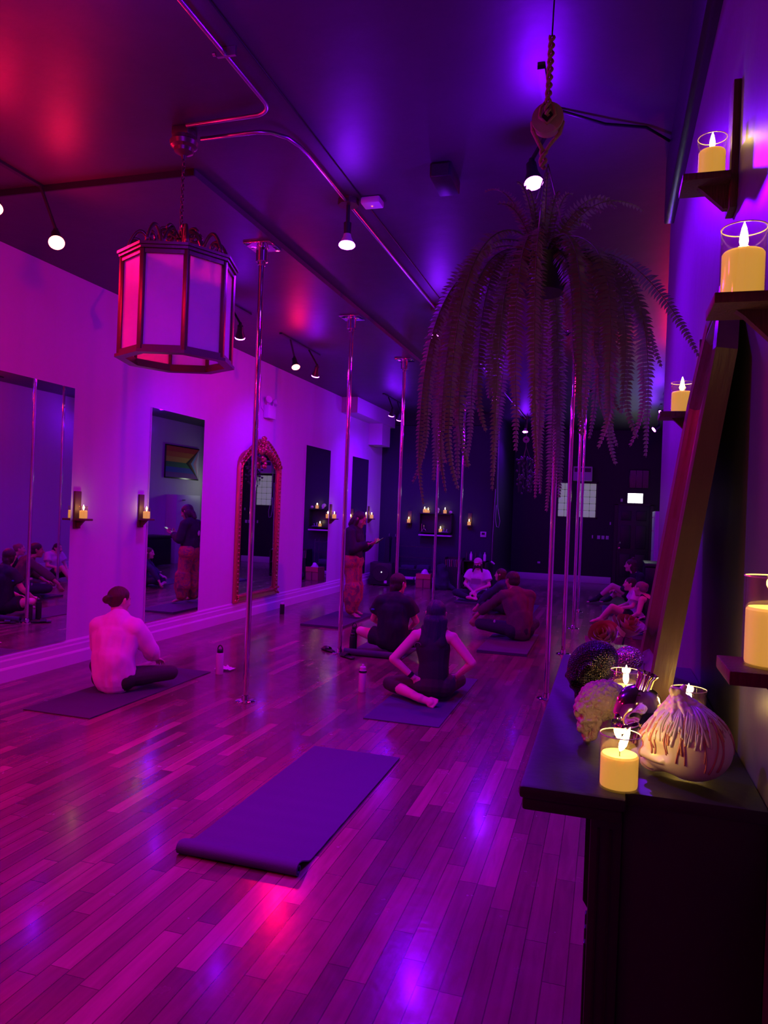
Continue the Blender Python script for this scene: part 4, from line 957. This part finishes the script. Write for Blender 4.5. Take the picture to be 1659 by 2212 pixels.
# ------------------------------------------------------------------ mantel
ZM=1.10
mt=thing('mantelpiece','black painted fireplace mantel with moulded shelf along the right wall','mantel',(0,0,0))
Y0,Y1=1.53,3.06
MB().box(-.155,.055,Y0+.0,Y1,ZM-.028,ZM,bev=.009).box(-.148,.048,Y0+.006,Y1-.006,ZM-.052,ZM-.026,bev=.006).obj('shelf',BLACK,mt)
MB().box(.048,XR-.002,Y0+.055,Y1-.04,ZM-.03,ZM-.004,bev=.002).obj('shelf_back_slab',BLACK,mt)
MB().box(-.012,.05,Y0+.045,Y0+.32,0,ZM-.05,bev=.003).box(-.012,.05,Y1-.32,Y1-.045,0,ZM-.05,bev=.003).box(-.012,.05,Y0+.3,Y1-.3,.78,ZM-.05,bev=.003).obj('surround',BLACK,mt)
g=MB()
for x in(.002,.026): MB().box(x,x+.004,Y0+.041,Y0+.047,.1,ZM-.08).obj('flute',BLACKG,mt)
for y in(Y0+.10,Y0+.16,Y0+.22,Y1-.26,Y1-.20,Y1-.14): MB().box(-.018,-.010,y,y+.02,.1,.75,bev=.003).obj('flute',BLACKG,mt)
MB().box(.05,XR-.002,Y0+.06,Y0+.20,0,ZM-.03,bev=.002).box(.05,XR-.002,Y1-.2,Y1-.06,0,ZM-.03,bev=.002).box(.16,XR-.002,Y0+.18,Y1-.18,0,ZM-.03).obj('side_panel',BLACK,mt)
for y in(Y0+.09,Y1-.19):
    pf=[(-.012,ZM-.055),(-.050,ZM-.055)]
    for k in range(14): 
        f=k/13; pf.append((-.022-.026*(1-abs(1-1.0*0))*(.35+.65*math.sin(f*PI*1.05+.15)**2) if k<13 else -.012,ZM-.07-.20*f))
    pf.append((-.012,ZM-.28)); MB().prism(pf,'y',y,y+.10).obj('corbel',BLACK,mt)
# ------------------------------------------------------------------ leaning mirror on the mantel
lm=thing('leaning_mirror','large wooden framed mirror leaning against the right wall on the mantel','mirror',(0,0,0))
A=V((.100,1.99,ZM+.004)); B=V((.128,2.92,ZM+.004)); ux=(B-A).normalized(); W=(B-A).length; uz=V((.158,0,1.10)).normalized(); un=ux.cross(uz).normalized()
if un.x>0: un=-un
MMx=Matrix((ux,-un,uz)).transposed().to_4x4(); MMx.translation=A; lm.matrix_world=MMx   # local x width, y into the wall, z up
HM_=1.23; CL=.24
def outline(i): return [(i,i),(W-i,i),(W-i,HM_-CL+i*-.4),(W-CL-.02+i*-.3,HM_-i),(CL+.02+i*.3,HM_-i),(i,HM_-CL+i*-.4)]
def ringxz(rings): 
    g=MB(); g.grid([[V((u,y,z)) for u,z in outline(i)] for i,y in rings],True,False,False); return g
ringxz([(0,.050),(0,.0),(.012,-.006),(.030,.002),(.036,.010),(.050,.004),(.070,.002),(.084,.014),(.092,.022)]).obj('frame',FRAMEW,lm,smooth=None)
ringxz([(.033,.0085),(.036,.0105),(.039,.0095)]).obj('bead_line',mat('reddish_gilt_line',(.5,.2,.12),.3,.6),lm,smooth=None)
MB().prism(outline(.085),'y',.020,.024).obj('mirror_glass',MIRROR,lm,smooth=None)
MB().prism(outline(.01),'y',.044,.050).obj('backing_board',BLACK,lm,smooth=None)

# ------------------------------------------------------------------ skulls
def skull_sdf(p,jaw=True):
    d=sell(p,(0,-.18,.22),(.66,.86,.68)) if jaw else sell(p,(0,-.22,.10),(.70,.90,.82))
    d=smin(d,sell(p,(0,.38,-.10),(.50,.46,.55)),.18)
    d=smin(d,scap(p,(-.30,.66,.16),(.30,.66,.16),.12,.12),.08)
    for s in(-1,1):
        d=smin(d,scap(p,(s*.36,.66,-.22),(s*.56,.20,-.20),.12,.09),.07)
        d=smax(d,-sell(p,(s*.27,.86,-.03),(.18,.26,.17)),.05)
        d=smax(d,-sell(p,(s*.66,.30,-.02),(.16,.26,.20)),.12)
        if jaw: d=smin(d,scap(p,(s*.44,.15,-.35),(s*.34,.45,-.82),.09,.10),.08)
    d=smax(d,-scap(p,(0,.98,-.22),(0,.92,-.36),.05,.10),.03)
    d=smin(d,sell(p,(0,.56,-.52),(.30,.34,.24)),.08)
    if jaw:
        d=smin(d,scap(p,(-.16,.66,-.88),(.16,.66,-.88),.14,.14),.12)
        d=smin(d,scap(p,(-.34,.42,-.80),(0,.66,-.88),.11,.13),.08)
    tz=np.abs(np.sin(p[:,0]*26)); band=np.exp(-((p[:,2]+.66)/.10)**2)*(p[:,1]>.5)
    d=d+band*(.035-.05*tz)*1.0
    d=smax(d,-scap(p,(-.3,.98,-.67),(.3,.98,-.67),.05,.05)*1.0,.02)
    return d
_sb=radial(skull_sdf,6); SKME=bpy.data.meshes.new('skull_src'); _sb.to_mesh(SKME); _sb.free()
_sb=radial(lambda p:skull_sdf(p,False),6); SKNJ=bpy.data.meshes.new('skull_nojaw'); _sb.to_mesh(SKNJ); _sb.free()
def skull(name,label,loc,size,mtl,fwd,upv,disp=None,group=None,src=None):
    """size: half length scale; loc z is the resting plane"""
    me=(src or SKME).copy(); me.name=name; me.materials.append(mtl); me.shade_smooth()
    R_=basis(fwd,upv)
    for v in me.vertices: v.co=(R_@v.co)*size
    if disp:
        me.update(); nn=[v.normal.copy() for v in me.vertices]
        for v,n_ in zip(me.vertices,nn): v.co+=n_*disp(v.co)
    zmin=min(v.co.z for v in me.vertices)
    for v in me.vertices: v.co.z-=zmin
    o=link(name,me); o.location=loc; tag(o,label,'skull',group or 'decorative skulls on the mantel'); return o,R_,zmin
STONE=stone_mat('cream_stone')
def chip(c):
    q=c*62; d,_=noise.voronoi(q); return .0035*min(1,(d[1]-d[0])*2.2)-.001
skull('stone_skull','cream skull with a chipped flaky surface, left of the silver skull bottle',(-.006,1.885,ZM+.002),.070,STONE,(-.92,-.15,-.30),(-.2,0,1),chip)
BLKG=glitter_mat('black_rhinestone',(.012,.010,.016),(.10,.08,.10),210)
skull('rhinestone_skull','black rhinestone-covered skull at the back left of the mantel',(-.030,2.20,ZM+.002),.088,BLKG,(-.80,-.42,-.50),(-.15,0,1))
WSK=mat('white_skull_ceramic',(.70,.60,.58),.38,bump=.1,bscale=30,var=.08,vscale=20,sss=.1,coat=.2)
so,RW,zm_=skull('wax_skull','large white skull covered in dripping wax, nearest on the mantel beside the front candle',(.163,1.70,ZM+.002),.096,WSK,(-.86,.42,.02),(-.12,-.10,1),src=SKNJ)
# wax drips over the crown
ctr=V((0,0,-zm_)); rnd=random.Random(5)
bw=bmesh.new(); bw.from_mesh(so.data)
from mathutils.bvhtree import BVHTree
bvh=BVHTree.FromBMesh(bw)
def surf(d):
    h=bvh.ray_cast(ctr+d.normalized()*.3,-d.normalized()); return h[0]
def drips(n,seed,mtl,name,amin,amax,rr):
    rnd=random.Random(seed); g=MB()
    for k in range(n):
        az=rnd.uniform(-PI,PI); tl=rnd.uniform(amin,amax); pts=[]; crown=V((.05,.0,1)).normalized()
        for i in range(22):
            f=i/21; th=.10+f*tl; w_=az+.10*math.sin(f*3+k)
            d=V((math.sin(th)*math.cos(w_)+.10,math.sin(th)*math.sin(w_),math.cos(th)))
            p=surf(d)
            if p is None: break
            pts.append(p+(p-ctr).normalized()*.0012)
        if len(pts)>6:
            r0=rr*rnd.uniform(.7,1.4); g.tube(pts,r0,7,lambda f:(1.15-.45*f) if f<.93 else .95)
            g.ell(pts[-1],(r0*1.05,)*3,sub=1)
    o=g.obj(name,mtl,so,smooth=180); return o
WX=mat('cream_drip_wax',(.78,.66,.60),.3,sss=.3,coat=.3); WXR=mat('rose_drip_wax',(.52,.16,.20),.3,sss=.2,coat=.3); WXO=mat('orange_drip_wax',(.62,.28,.14),.3,coat=.3)
drips(130,1,WX,'cream_wax_drips',.6,1.3,.0029); drips(40,2,WXR,'rose_wax_drips',.9,1.9,.0016); drips(18,3,WXO,'orange_wax_drips',.9,1.5,.0022)
g=MB(); apex=surf(V((.05,0,1)))+V((-.012,.0,.026)); rnd=random.Random(9)
for k in range(46):
    az=rnd.uniform(-PI,PI); th=rnd.uniform(.25,.75); p=surf(V((math.sin(th)*math.cos(az)+.05,math.sin(th)*math.sin(az),math.cos(th))))
    if p is None: continue
    q=p.lerp(apex,rnd.uniform(.55,1.0)); g.cap(p,q,rnd.uniform(.004,.008),rnd.uniform(.005,.009),n=10)
for k in range(9): g.cap(apex-V((0,0,.02)),apex+V((rnd.uniform(-.014,.014),rnd.uniform(-.014,.014),rnd.uniform(0,.010))),.012,rnd.uniform(.004,.007),n=10)
link('wax_crown',remesh(g,.002,3,lambda c:.0016*noise.noise(c*150),'wax_crown',WX),so); bw.free()
# silver skull bottle
sb=thing('skull_bottle','silver mirrored glass skull bottle with a fluted neck, behind the front candle','bottle',(.074,1.862,ZM+.002))
SIL=mat('silvered_glass',(.78,.74,.80),.09,1,bump=.05,bscale=20)
me=SKME.copy(); me.materials.append(SIL); me.shade_smooth(); R_=basis((-.86,-.36,-.38),(-.3,0,1))
for v in me.vertices: v.co=(R_@v.co)*.071
zz=min(v.co.z for v in me.vertices)
for v in me.vertices: v.co.z-=zz
me.name='skull_body'; link('skull_body',me,sb)
g=MB(); tp=max(v.co.z for v in me.vertices)
rows=[]
for r_,z in((.013,-.008),(.0135,.004),(.014,.020),(.018,.026),(.0185,.029),(.0165,.030),(.0125,.022),(.012,.0)):
    rows.append([V(((r_+.0011*math.cos(9*a))*math.cos(a),(r_+.0011*math.cos(9*a))*math.sin(a),z)) for a in[2*PI*k/72 for k in range(72)]])
g.grid(rows,True,False,False); nk=g.obj('bottle_neck',SIL,sb,smooth=60); nk.scale=(1.3,1.3,1.35); nk.location=(.018,-.002,tp-.008); nk.rotation_euler=(0,.28,0)
# faceted skulls and roses
FAC=facet_mat('mirrored_facets')
skull('faceted_skull','faceted mirror skull touching the red edge of the leaning mirror',(.070,2.60,ZM+.002),.062,FAC,(-.9,-.4,-.1),(0,0,1))
skull('faceted_skull','smaller faceted mirror skull under the left rose',(-.018,2.72,ZM+.002),.050,FAC,(-.8,-.5,0),(0,0,1))
ROSE=mat('red_rose_petal',(.38,.02,.03),.55,sheen=.5); STEM=mat('rose_stem',(.06,.10,.04),.6)
def rose(loc,tilt,label,s=1.0):
    t=thing('rose',label,'rose',loc,group='red roses on the mantel'); t.rotation_euler=tilt
    for k in range(13):
        f=k/12; a0=k*2.4; R0=.006+.026*f; hgt=.040-.010*f; g=MB(); rows=[]
        for i in range(8):
            v=i/7; row=[]
            for j in range(11):
                u=(j/10-.5)*(2.6-.7*f); rr=R0*(.45+.55*math.sin(v*PI*.5))+(.010*f*v**3)
                wv=.0016*math.sin(u*5+k); zz=hgt*v*(1-.10*abs(u)**2)+wv*v
                row.append(V((rr*math.cos(a0+u),rr*math.sin(a0+u),zz-.01*f)))
            rows.append(row)
        g.grid([[p*s for p in r_] for r_ in rows],False); g.obj('petal',ROSE,t,smooth=180)
    MB().tube([(0,0,.004),(0,0,-.03),(.006,.004,-.06)],.0025*s,7).ell((0,0,-.006),(.010*s,.010*s,.010*s),sub=2).obj('stem',STEM,t,smooth=180)
rose((.006,2.75,ZM+.120),(.75,-.45,0),'red rose on the left, deep red and half open, above the smaller faceted skull',1.55)
rose((.080,2.84,ZM+.142),(.35,.35,0),'darker red rose on the right, leaning to the mirror above the faceted skulls',1.6)
t=thing('dark_cloth','dark folded cloth lying behind the rhinestone skull on the mantel','cloth',(.06,2.42,ZM+.001)); g=MB(); rows=[]
for i in range(16): rows.append([V((-.07+.14*i/15,-.13+.26*j/15,.004+.022*abs(noise.noise(V((i*.3,j*.3,4))))+.012)) for j in range(16)])
t.name='dark_cloth'; g.grid(rows,False); g.obj('folds',BLACK,t,smooth=180)
# mantel candles
MC=1.0
candle((.04,1.60,ZM+.001),'lit candle nearest the camera on the mantel, with a tall leaning flame',h=.108,r=.0405,wax=.068,power=MC,near=True,tilt=.35)
candle((.062,2.135,ZM+.001),'lit candle on the mantel between the black skull and the leaning mirror',h=.135,r=.0405,wax=.092,power=MC,near=True,tilt=.001)
candle((.198,1.905,ZM+.001),'lit candle on the mantel behind the wax-dripped skull',h=.150,r=.0405,wax=.105,power=MC,near=True,tilt=.002)

# ------------------------------------------------------------------ navy closet wall things
sh=thing('shelf_box','black wall-mounted shelf box with a pale lower edge on the navy wall','shelf',(-3.71,YC,1.18))
MB().box(-.37,.37,-.20,-.001,.42,.44).box(-.37,.37,-.20,-.001,.0,.02).box(-.37,-.35,-.20,-.001,.0,.44).box(.35,.37,-.20,-.001,.0,.44).box(-.37,.37,-.012,-.001,.0,.44).obj('box_frame',BLACK,sh)
MB().box(-.37,.37,-.22,-.02,-.075,-.045,bev=.004).obj('lower_ledge',WHITE,sh)
for dx,l in((-.27,'leftmost candle of the pair on top of the black shelf box'),(-.19,'right candle of the close pair on top of the black shelf box'),(.20,'single candle on the right of the black shelf box top')):
    candle((-3.71+dx,YC-.11,1.62),'lit '+l,h=.12 if dx!=-.19 else .10,wax=.08 if dx!=-.19 else .06,power=.3 if dx!=-.27 else .35)
candle((-3.71+.11,YC-.11,1.201),'lit candle inside the black shelf box',h=.11,wax=.07,power=.3)
skull('ornament_skull','small pale skull ornament on top of the black shelf box, behind a pole',(-3.68,YC-.11,1.622),.065,WSK,(.3,-1,0),(0,0,1),group='ornaments on the shelf box')
t=thing('ornament_ball','tiny pink round ornament at the right end on top of the shelf box','ornament',(-3.38,YC-.10,1.62)); MB().ell((0,0,.035),(.035,.035,.035),sub=2).obj('ball',PINKB,t,smooth=180)
t=thing('silver_figurine','small silvery letter-like figurine inside the shelf box on the left','ornament',(-3.98,YC-.12,1.201)); MB().box(-.06,-.045,-.01,.01,0,.17).tube([(-.04,0,.0),(.0,0,.08),(-.01,0,.16),(.03,0,.15)],.012,7).cap((.0,0,.08),(.05,0,.01),.012,.012).obj('figure',SIL,t,smooth=60)
t=thing('small_tray','small violet tray inside the shelf box on the right','tray',(-3.49,YC-.11,1.201)); MB().box(-.08,.08,-.05,.05,0,.015,bev=.004).cyl((-.03,0,.015),(-.03,0,.09),.012).cyl((.03,0,.015),(.04,0,.07),.012).obj('tray',mat('violet_enamel',(.25,.2,.4),.4),t)
t=thing('thermostat','small white thermostat on the navy wall','thermostat',(-2.645,YC,1.13)); MB().box(-.065,.065,-.025,-.001,0,.12,bev=.006).obj('housing',WHITE,t); MB().box(-.035,.035,-.028,-.024,.05,.10).obj('display',BLKPL,t)
t=thing('subwoofer','black square floor speaker in the far left corner','speaker',(-4.72,15.6,0),.15)
MB().box(-.24,.24,-.22,.22,.02,.50,bev=.012).box(-.20,-.16,-.18,.18,0,.02).box(.16,.20,-.18,.18,0,.02).obj('cabinet',BLKPL,t); MB().cyl((0,-.235,.27),(0,-.22,.27),.17,.18,n=32).obj('cone',BLACK,t); MB().cyl((.02,-.245,.30),(.02,-.235,.30),.012).obj('power_light',emat('small_white_led',(.9,.85,1),3),t); MB().box(.08,.14,-.226,-.219,.06,.12).obj('badge',WHITE,t)
# wire shelving with dark clothes
t=thing('wire_rack','low wire rack with thin horizontal rails left of the shelf box','rack',(-4.08,16.0,0)); g=MB()
for x in(-.42,.42):
    for y in(-.12,.12): g.cyl((x,y,0),(x,y,.92),.010,n=8)
for z in(.12,.36,.62,.86):
    for y in(-.12,.12): g.cyl((-.42,y,z),(.42,y,z),.006,n=6)
    for k in range(9): g.cyl((-.42+.105*k,-.12,z),(-.42+.105*k,.12,z),.003,n=5)
g.obj('frame',mat('dark_wire',(.15,.13,.17),.35,.8),t,smooth=60)
t2=None
for k,(x,z,w_,h_) in enumerate(((-.18,.18,.34,.05),(.17,.165,.30,.06),(-.15,.40,.3,.07),(.2,.40,.26,.09))):
    o=MB().box(-w_/2,w_/2,-.10,.10,0,h_,bev=.01).obj('folded_towel',TEEW if k<2 else NAVYT); o.location=(-4.08+x,16.0,z-.18*0-.05+(.0)); o.location.z=(.13 if k<2 else .37)
    tag(o,['pale folded stack on the bottom tier of the wire rack, left','pale folded stack on the bottom tier of the wire rack, right','dark folded cloth on the second tier of the wire rack, left','dark folded cloth on the second tier of the wire rack, right'][k],'towel','folded cloths on the wire rack')
for k,x in enumerate((-4.77,-4.62)):
    g=MB(); g.prism([(-.06,0),(.06,0),(.045,.62),(.02,.70),(-.02,.70),(-.045,.62)],'y',-.14,.14); o=g.obj('hanging_coat',NVP if k else TEEB); o.location=(x,16.22,.35); tag(o,['dark coat hanging left of the wire rack, at the corner','dark coat hanging next to the corner coat'][k],'coat')
    MB().tube([(0,0,.70),(0,0,.76),(0,.03,.78)],.006,6).obj('hanger_hook',CHROME,o)
t=thing('cardboard_box','open reddish cardboard box with a white bag inside on the floor below the shelf','box',(-3.78,15.65,0),.12)
CB_=mat('cardboard',(.38,.17,.10),.85,bump=.2,bscale=40)
MB().box(-.16,.16,-.15,.15,0,.01).box(-.16,.16,-.15,-.142,0,.30).box(-.16,.16,.142,.15,0,.30).box(-.16,-.152,-.15,.15,0,.30).box(.152,.16,-.15,.15,0,.30).obj('carton',CB_,t); MB().box(-.158,.158,-.162,-.152,.20,.305).obj('red_flap',mat('red_tape',(.6,.12,.10),.5),t); MB().box(-.01,.01,-.1515,-.149,0,.2).obj('tape_strip',DWOOD,t)
g=MB(); g.cap((0,0,.22),(.02,0,.36),.12,.05); o=link('plastic_bag',remesh(g,.015,1,wrinkle(.03),'plastic_bag',TEEW)); o.location=(-3.78,15.65,0); tag(o,'crumpled white bag sticking out of the cardboard box','bag')
g=MB(); g.cap((0,0,.10),(0,0,.46),.20,.09); g.cap((.12,0,.07),(.30,-.05,.03),.09,.03); o=link('duffel_bag',remesh(g,.02,2,wrinkle(.03),'duffel_bag',NVP)); o.location=(-3.36,15.52,0); tag(o,'slumped dark bag on the floor right of the cardboard box','bag')
rc=thing('record_crate','dark crate holding upright records against the navy wall','crate',(-3.215,16.15,.30)); MB().box(-.20,.20,-.17,.17,-.30,-.0).box(-.20,.20,-.17,-.155,0,.16).box(-.20,-.185,-.17,.17,0,.36).box(.185,.20,-.17,.17,0,.36).box(-.20,.20,.155,.17,0,.36).obj('crate_frame',BLACK,rc)
for k in range(9):
    o=MB().box(-.009,.009,-.15,.15,0,.31).obj('record',mat('record_%d'%(k%3),[(.30,.12,.10),(.12,.10,.14),(.25,.18,.2)][k%3],.6)); o.location=(-3.215-.15+.036*k,16.15,.302); o.rotation_euler=(0,(k-4)*.02,0)
    tag(o,'slim record sleeve standing in the dark crate, number %s from the left'%['one','two','three','four','five','six','seven','eight','nine'][k],'record','records in the crate')
sf=thing('low_shelf','black low shelf unit behind the masked sitter with bottles on top','shelf',(-2.745,16.14,0)); MB().box(-.255,.255,-.2,.2,.60,.62).box(-.255,.255,-.2,.2,.32,.34).box(-.255,.255,-.2,.2,.03,.05).box(-.255,-.235,-.2,.2,0,.62).box(.235,.255,-.2,.2,0,.62).box(-.255,.255,.19,.2,0,.62).obj('shelf_frame',BLACK,sf)
for k in range(5):
    o=MB().lathe([(.001,0),(.03,0),(.03,.13),(.012,.16),(.012,.19),(.001,.19)],n=16).obj('spray_bottle',[BLKPL,PBOT,BLKPL,NAVYT,PBOT][k]); o.location=(-2.95+.10*k,16.1,.621); tag(o,['dark','pale-capped','black','navy','white-headed'][k]+' small bottle on the low shelf, %s from the left'%['first','second','third','fourth','last'][k],'bottle','bottles on the low shelf')
for k,(x,z) in enumerate(((-.19,.05),(0,.05),(.17,.05),(-.1,.125),(.1,.34),(-.15,.34))):
    o=MB().box(-.066,.066,-.11,.11,0,.072,bev=.008).obj('yoga_block',WHITE if k<4 else DWOOD); o.location=(-2.745+x*.8,16.10,z+.001); tag(o,['pale foam block at the bottom left of the low shelf','pale foam block at the bottom middle of the low shelf','pale foam block at the bottom right of the low shelf','pale foam block stacked on top in the low shelf','brown block on the upper tier of the low shelf, right','brown block on the upper tier of the low shelf, left'][k],'yoga block','blocks in the low shelf')
t=thing('pull_chain','long looped white pull cord hanging beside the navy wall corner','cord',(-2.36,16.25,0)); MB().tube([(0,0,1.85),(-.01,0,1.55),(.02,0,1.38),(.07,0,1.36),(.09,0,1.5),(.06,0,1.66),(.03,0,1.8),(.01,0,2.4),(0,0,3.6)],.004,6).tube([(-.03,0,2.2),(-.05,0,1.4),(-.06,0,.62)],.004,6).obj('cord',WHITE,t,smooth=180); MB().cap((-.06,0,.6),(.0,0,.56),.022,.018).obj('toggle',WHITE,t,smooth=60)
# ------------------------------------------------------------------ back wall things
t=thing('exit_sign','brightly lit white exit sign box over the back door','sign',(.62,YB,2.06)); MB().box(-.185,.185,-.05,-.001,-.01,.245,bev=.006).obj('housing',WHITE,t); MB().box(-.175,.175,-.054,-.050,.0,.235).obj('lit_face',emat('lit_sign_face',(.93,1,.86),7),t)
light('AREA',(.62,YB-.12,2.18),(.85,1,.8),1.2,target=(.62,10,1.9)).data.size=.3
t=thing('framed_picture','dark three-part framed picture above the exit sign','picture',(.70,YB,2.42)); MB().box(-.24,.24,-.03,-.001,0,.47,bev=.004).obj('frame',BLACKG,t)
for k in range(3): MB().box(-.22+.15*k,-.22+.15*k+.135,-.034,-.030,.02,.45).obj('panel',mat('dark_print',(.05,.02,.03),.3,var=.9,vscale=30),t)
t=thing('air_conditioner','white air conditioner box mounted above the glass block window','air conditioner',(-.66,YB,2.57)); MB().box(-.23,.23,-.28,-.001,0,.36,bev=.01).obj('casing',WHITE,t)
MB().box(-.20,.20,-.284,-.279,.22,.32).obj('vent_grille',BLKPL,t)
for k,(x,z,w_,h_,l) in enumerate(((-.37,1.13,.03,.08,'narrow switch plate left of the row of switch plates'),(-.22,1.12,.07,.09,'first double switch plate from the left on the black back wall'),(-.115,1.12,.07,.09,'second double switch plate from the left on the black back wall'),(-.01,1.12,.07,.09,'third double switch plate from the left on the black back wall'),(.33-.03,2.08,.05,.08,'small plate up beside the exit sign'),(.19,1.98,.07,.035,'tiny white sensor plate by the door frame top'),(.05,1.49,.03,.07,'small plate above the switch row by the door'),(-1.68,.42,.07,.05,'low white outlet plate on the black back wall'))):
    t=thing('wall_plate',l,'switch plate',(x,YB,z),group='small white plates on the back wall'); MB().box(-w_/2,w_/2,-.012,-.001,0,h_,bev=.002).obj('plate',WHITE,t)
    if w_==.07 and h_==.09: MB().box(-.026,-.006,-.016,-.011,.02,.07).box(.006,.026,-.016,-.011,.02,.07).obj('rocker',PBOT,t)
t=thing('storage_cabinet','tall pale cabinet against the alcove wall beside the back door','cabinet',(1.15,18.0,0)); MB().box(-.16,.165,-.6,.6,.0,1.85,bev=.006).obj('body',WHITE,t)
for z in(.5,.95,1.4,1.7): MB().box(-.20,-.16,-.35,-.30,z,z+.02).box(-.21,-.19,-.40,-.25,z,z+.02).obj('handle',CHROME,t)
bn=thing('black_chest','black padded chest against the alcove wall behind the right-hand sitters','chest',(1.02,16.3,0)); MB().box(-.28,.28,-.55,.55,.03,.70,bev=.03).obj('chest_body',BLKPL,bn); MB().box(-.29,.29,-.56,.56,.70,.78,bev=.02).obj('lid',BLACK,bn)
# emergency lights
def emerg(loc,rz,label):
    t=thing('emergency_light',label,'emergency light',loc,rz)   # local -y into the room
    MB().box(-.13,.13,-.09,-.001,0,.20,bev=.01).obj('housing',WHITE,t)
    for s in(-1,1):
        MB().cyl((s*.10,-.05,.20),(s*.10,-.05,.25),.012).lathe([(.001,-.06),(.03,-.055),(.055,-.01),(.055,.0),(.048,.0),(.001,-.02)],o=(s*.13,-.09,.28),mt=Matrix.Rotation(PI/2*.8,4,'X')@Matrix.Rotation(s*.5,4,'Y')).obj('lamp_head',WHITE,t)
    MB().tube([(-.12,-.01,.1),(-.22,-.01,.14),(-.26,-.01,.3),(-.24,-.01,.6)],.006,6).obj('cable',WHITE,t)
emerg((XL,10.35,2.98),PI/2,'white twin-head emergency light above the gilded mirror'); emerg((XF,16.2,3.0),-PI/2,'white twin-head emergency light on the alcove wall, seen in the mirror')
# striped chevron flag picture on the alcove wall (seen in a mirror)
fl=thing('flag_picture','framed striped flag with a chevron, seen in the mirror below the lantern','flag',(XF,18.1,2.32))
MB().box(-.035,-.001,-.85,.85,-.03,.88,bev=.005).obj('frame',BLACKG,fl)
cols=[(.55,.05,.04),(.60,.22,.04),(.62,.50,.06),(.05,.28,.08),(.05,.08,.40),(.22,.04,.30)]
for k,c in enumerate(cols): MB().box(-.037,-.035,-.82,.82,.74-.141*k-.03,.85-.141*k+.0).obj('stripe',mat('flag_stripe_%d'%k,c,.8),fl)
for k,(c,o_) in enumerate((((.02,.02,.02),.72),((.16,.08,.04),.58),((.25,.5,.65),.44),((.7,.35,.42),.30),((.75,.75,.75),.16))):
    MB().prism([(.82,.0),(.82,.85),(.82-o_*.9-.02,.425)],'x',-.040-.001*k,-.0385-.001*k).obj('chevron',mat('flag_chevron_%d'%k,c,.8),fl,smooth=None)

# faint ambient
wd=bpy.data.worlds.new('w'); S.world=wd; wd.use_nodes=True; wd.node_tree.nodes['Background'].inputs[0].default_value=(.15,0,.2,1); wd.node_tree.nodes['Background'].inputs[1].default_value=0.02
S.view_settings.exposure=0.0
bpy.data.scenes.remove(TMP)
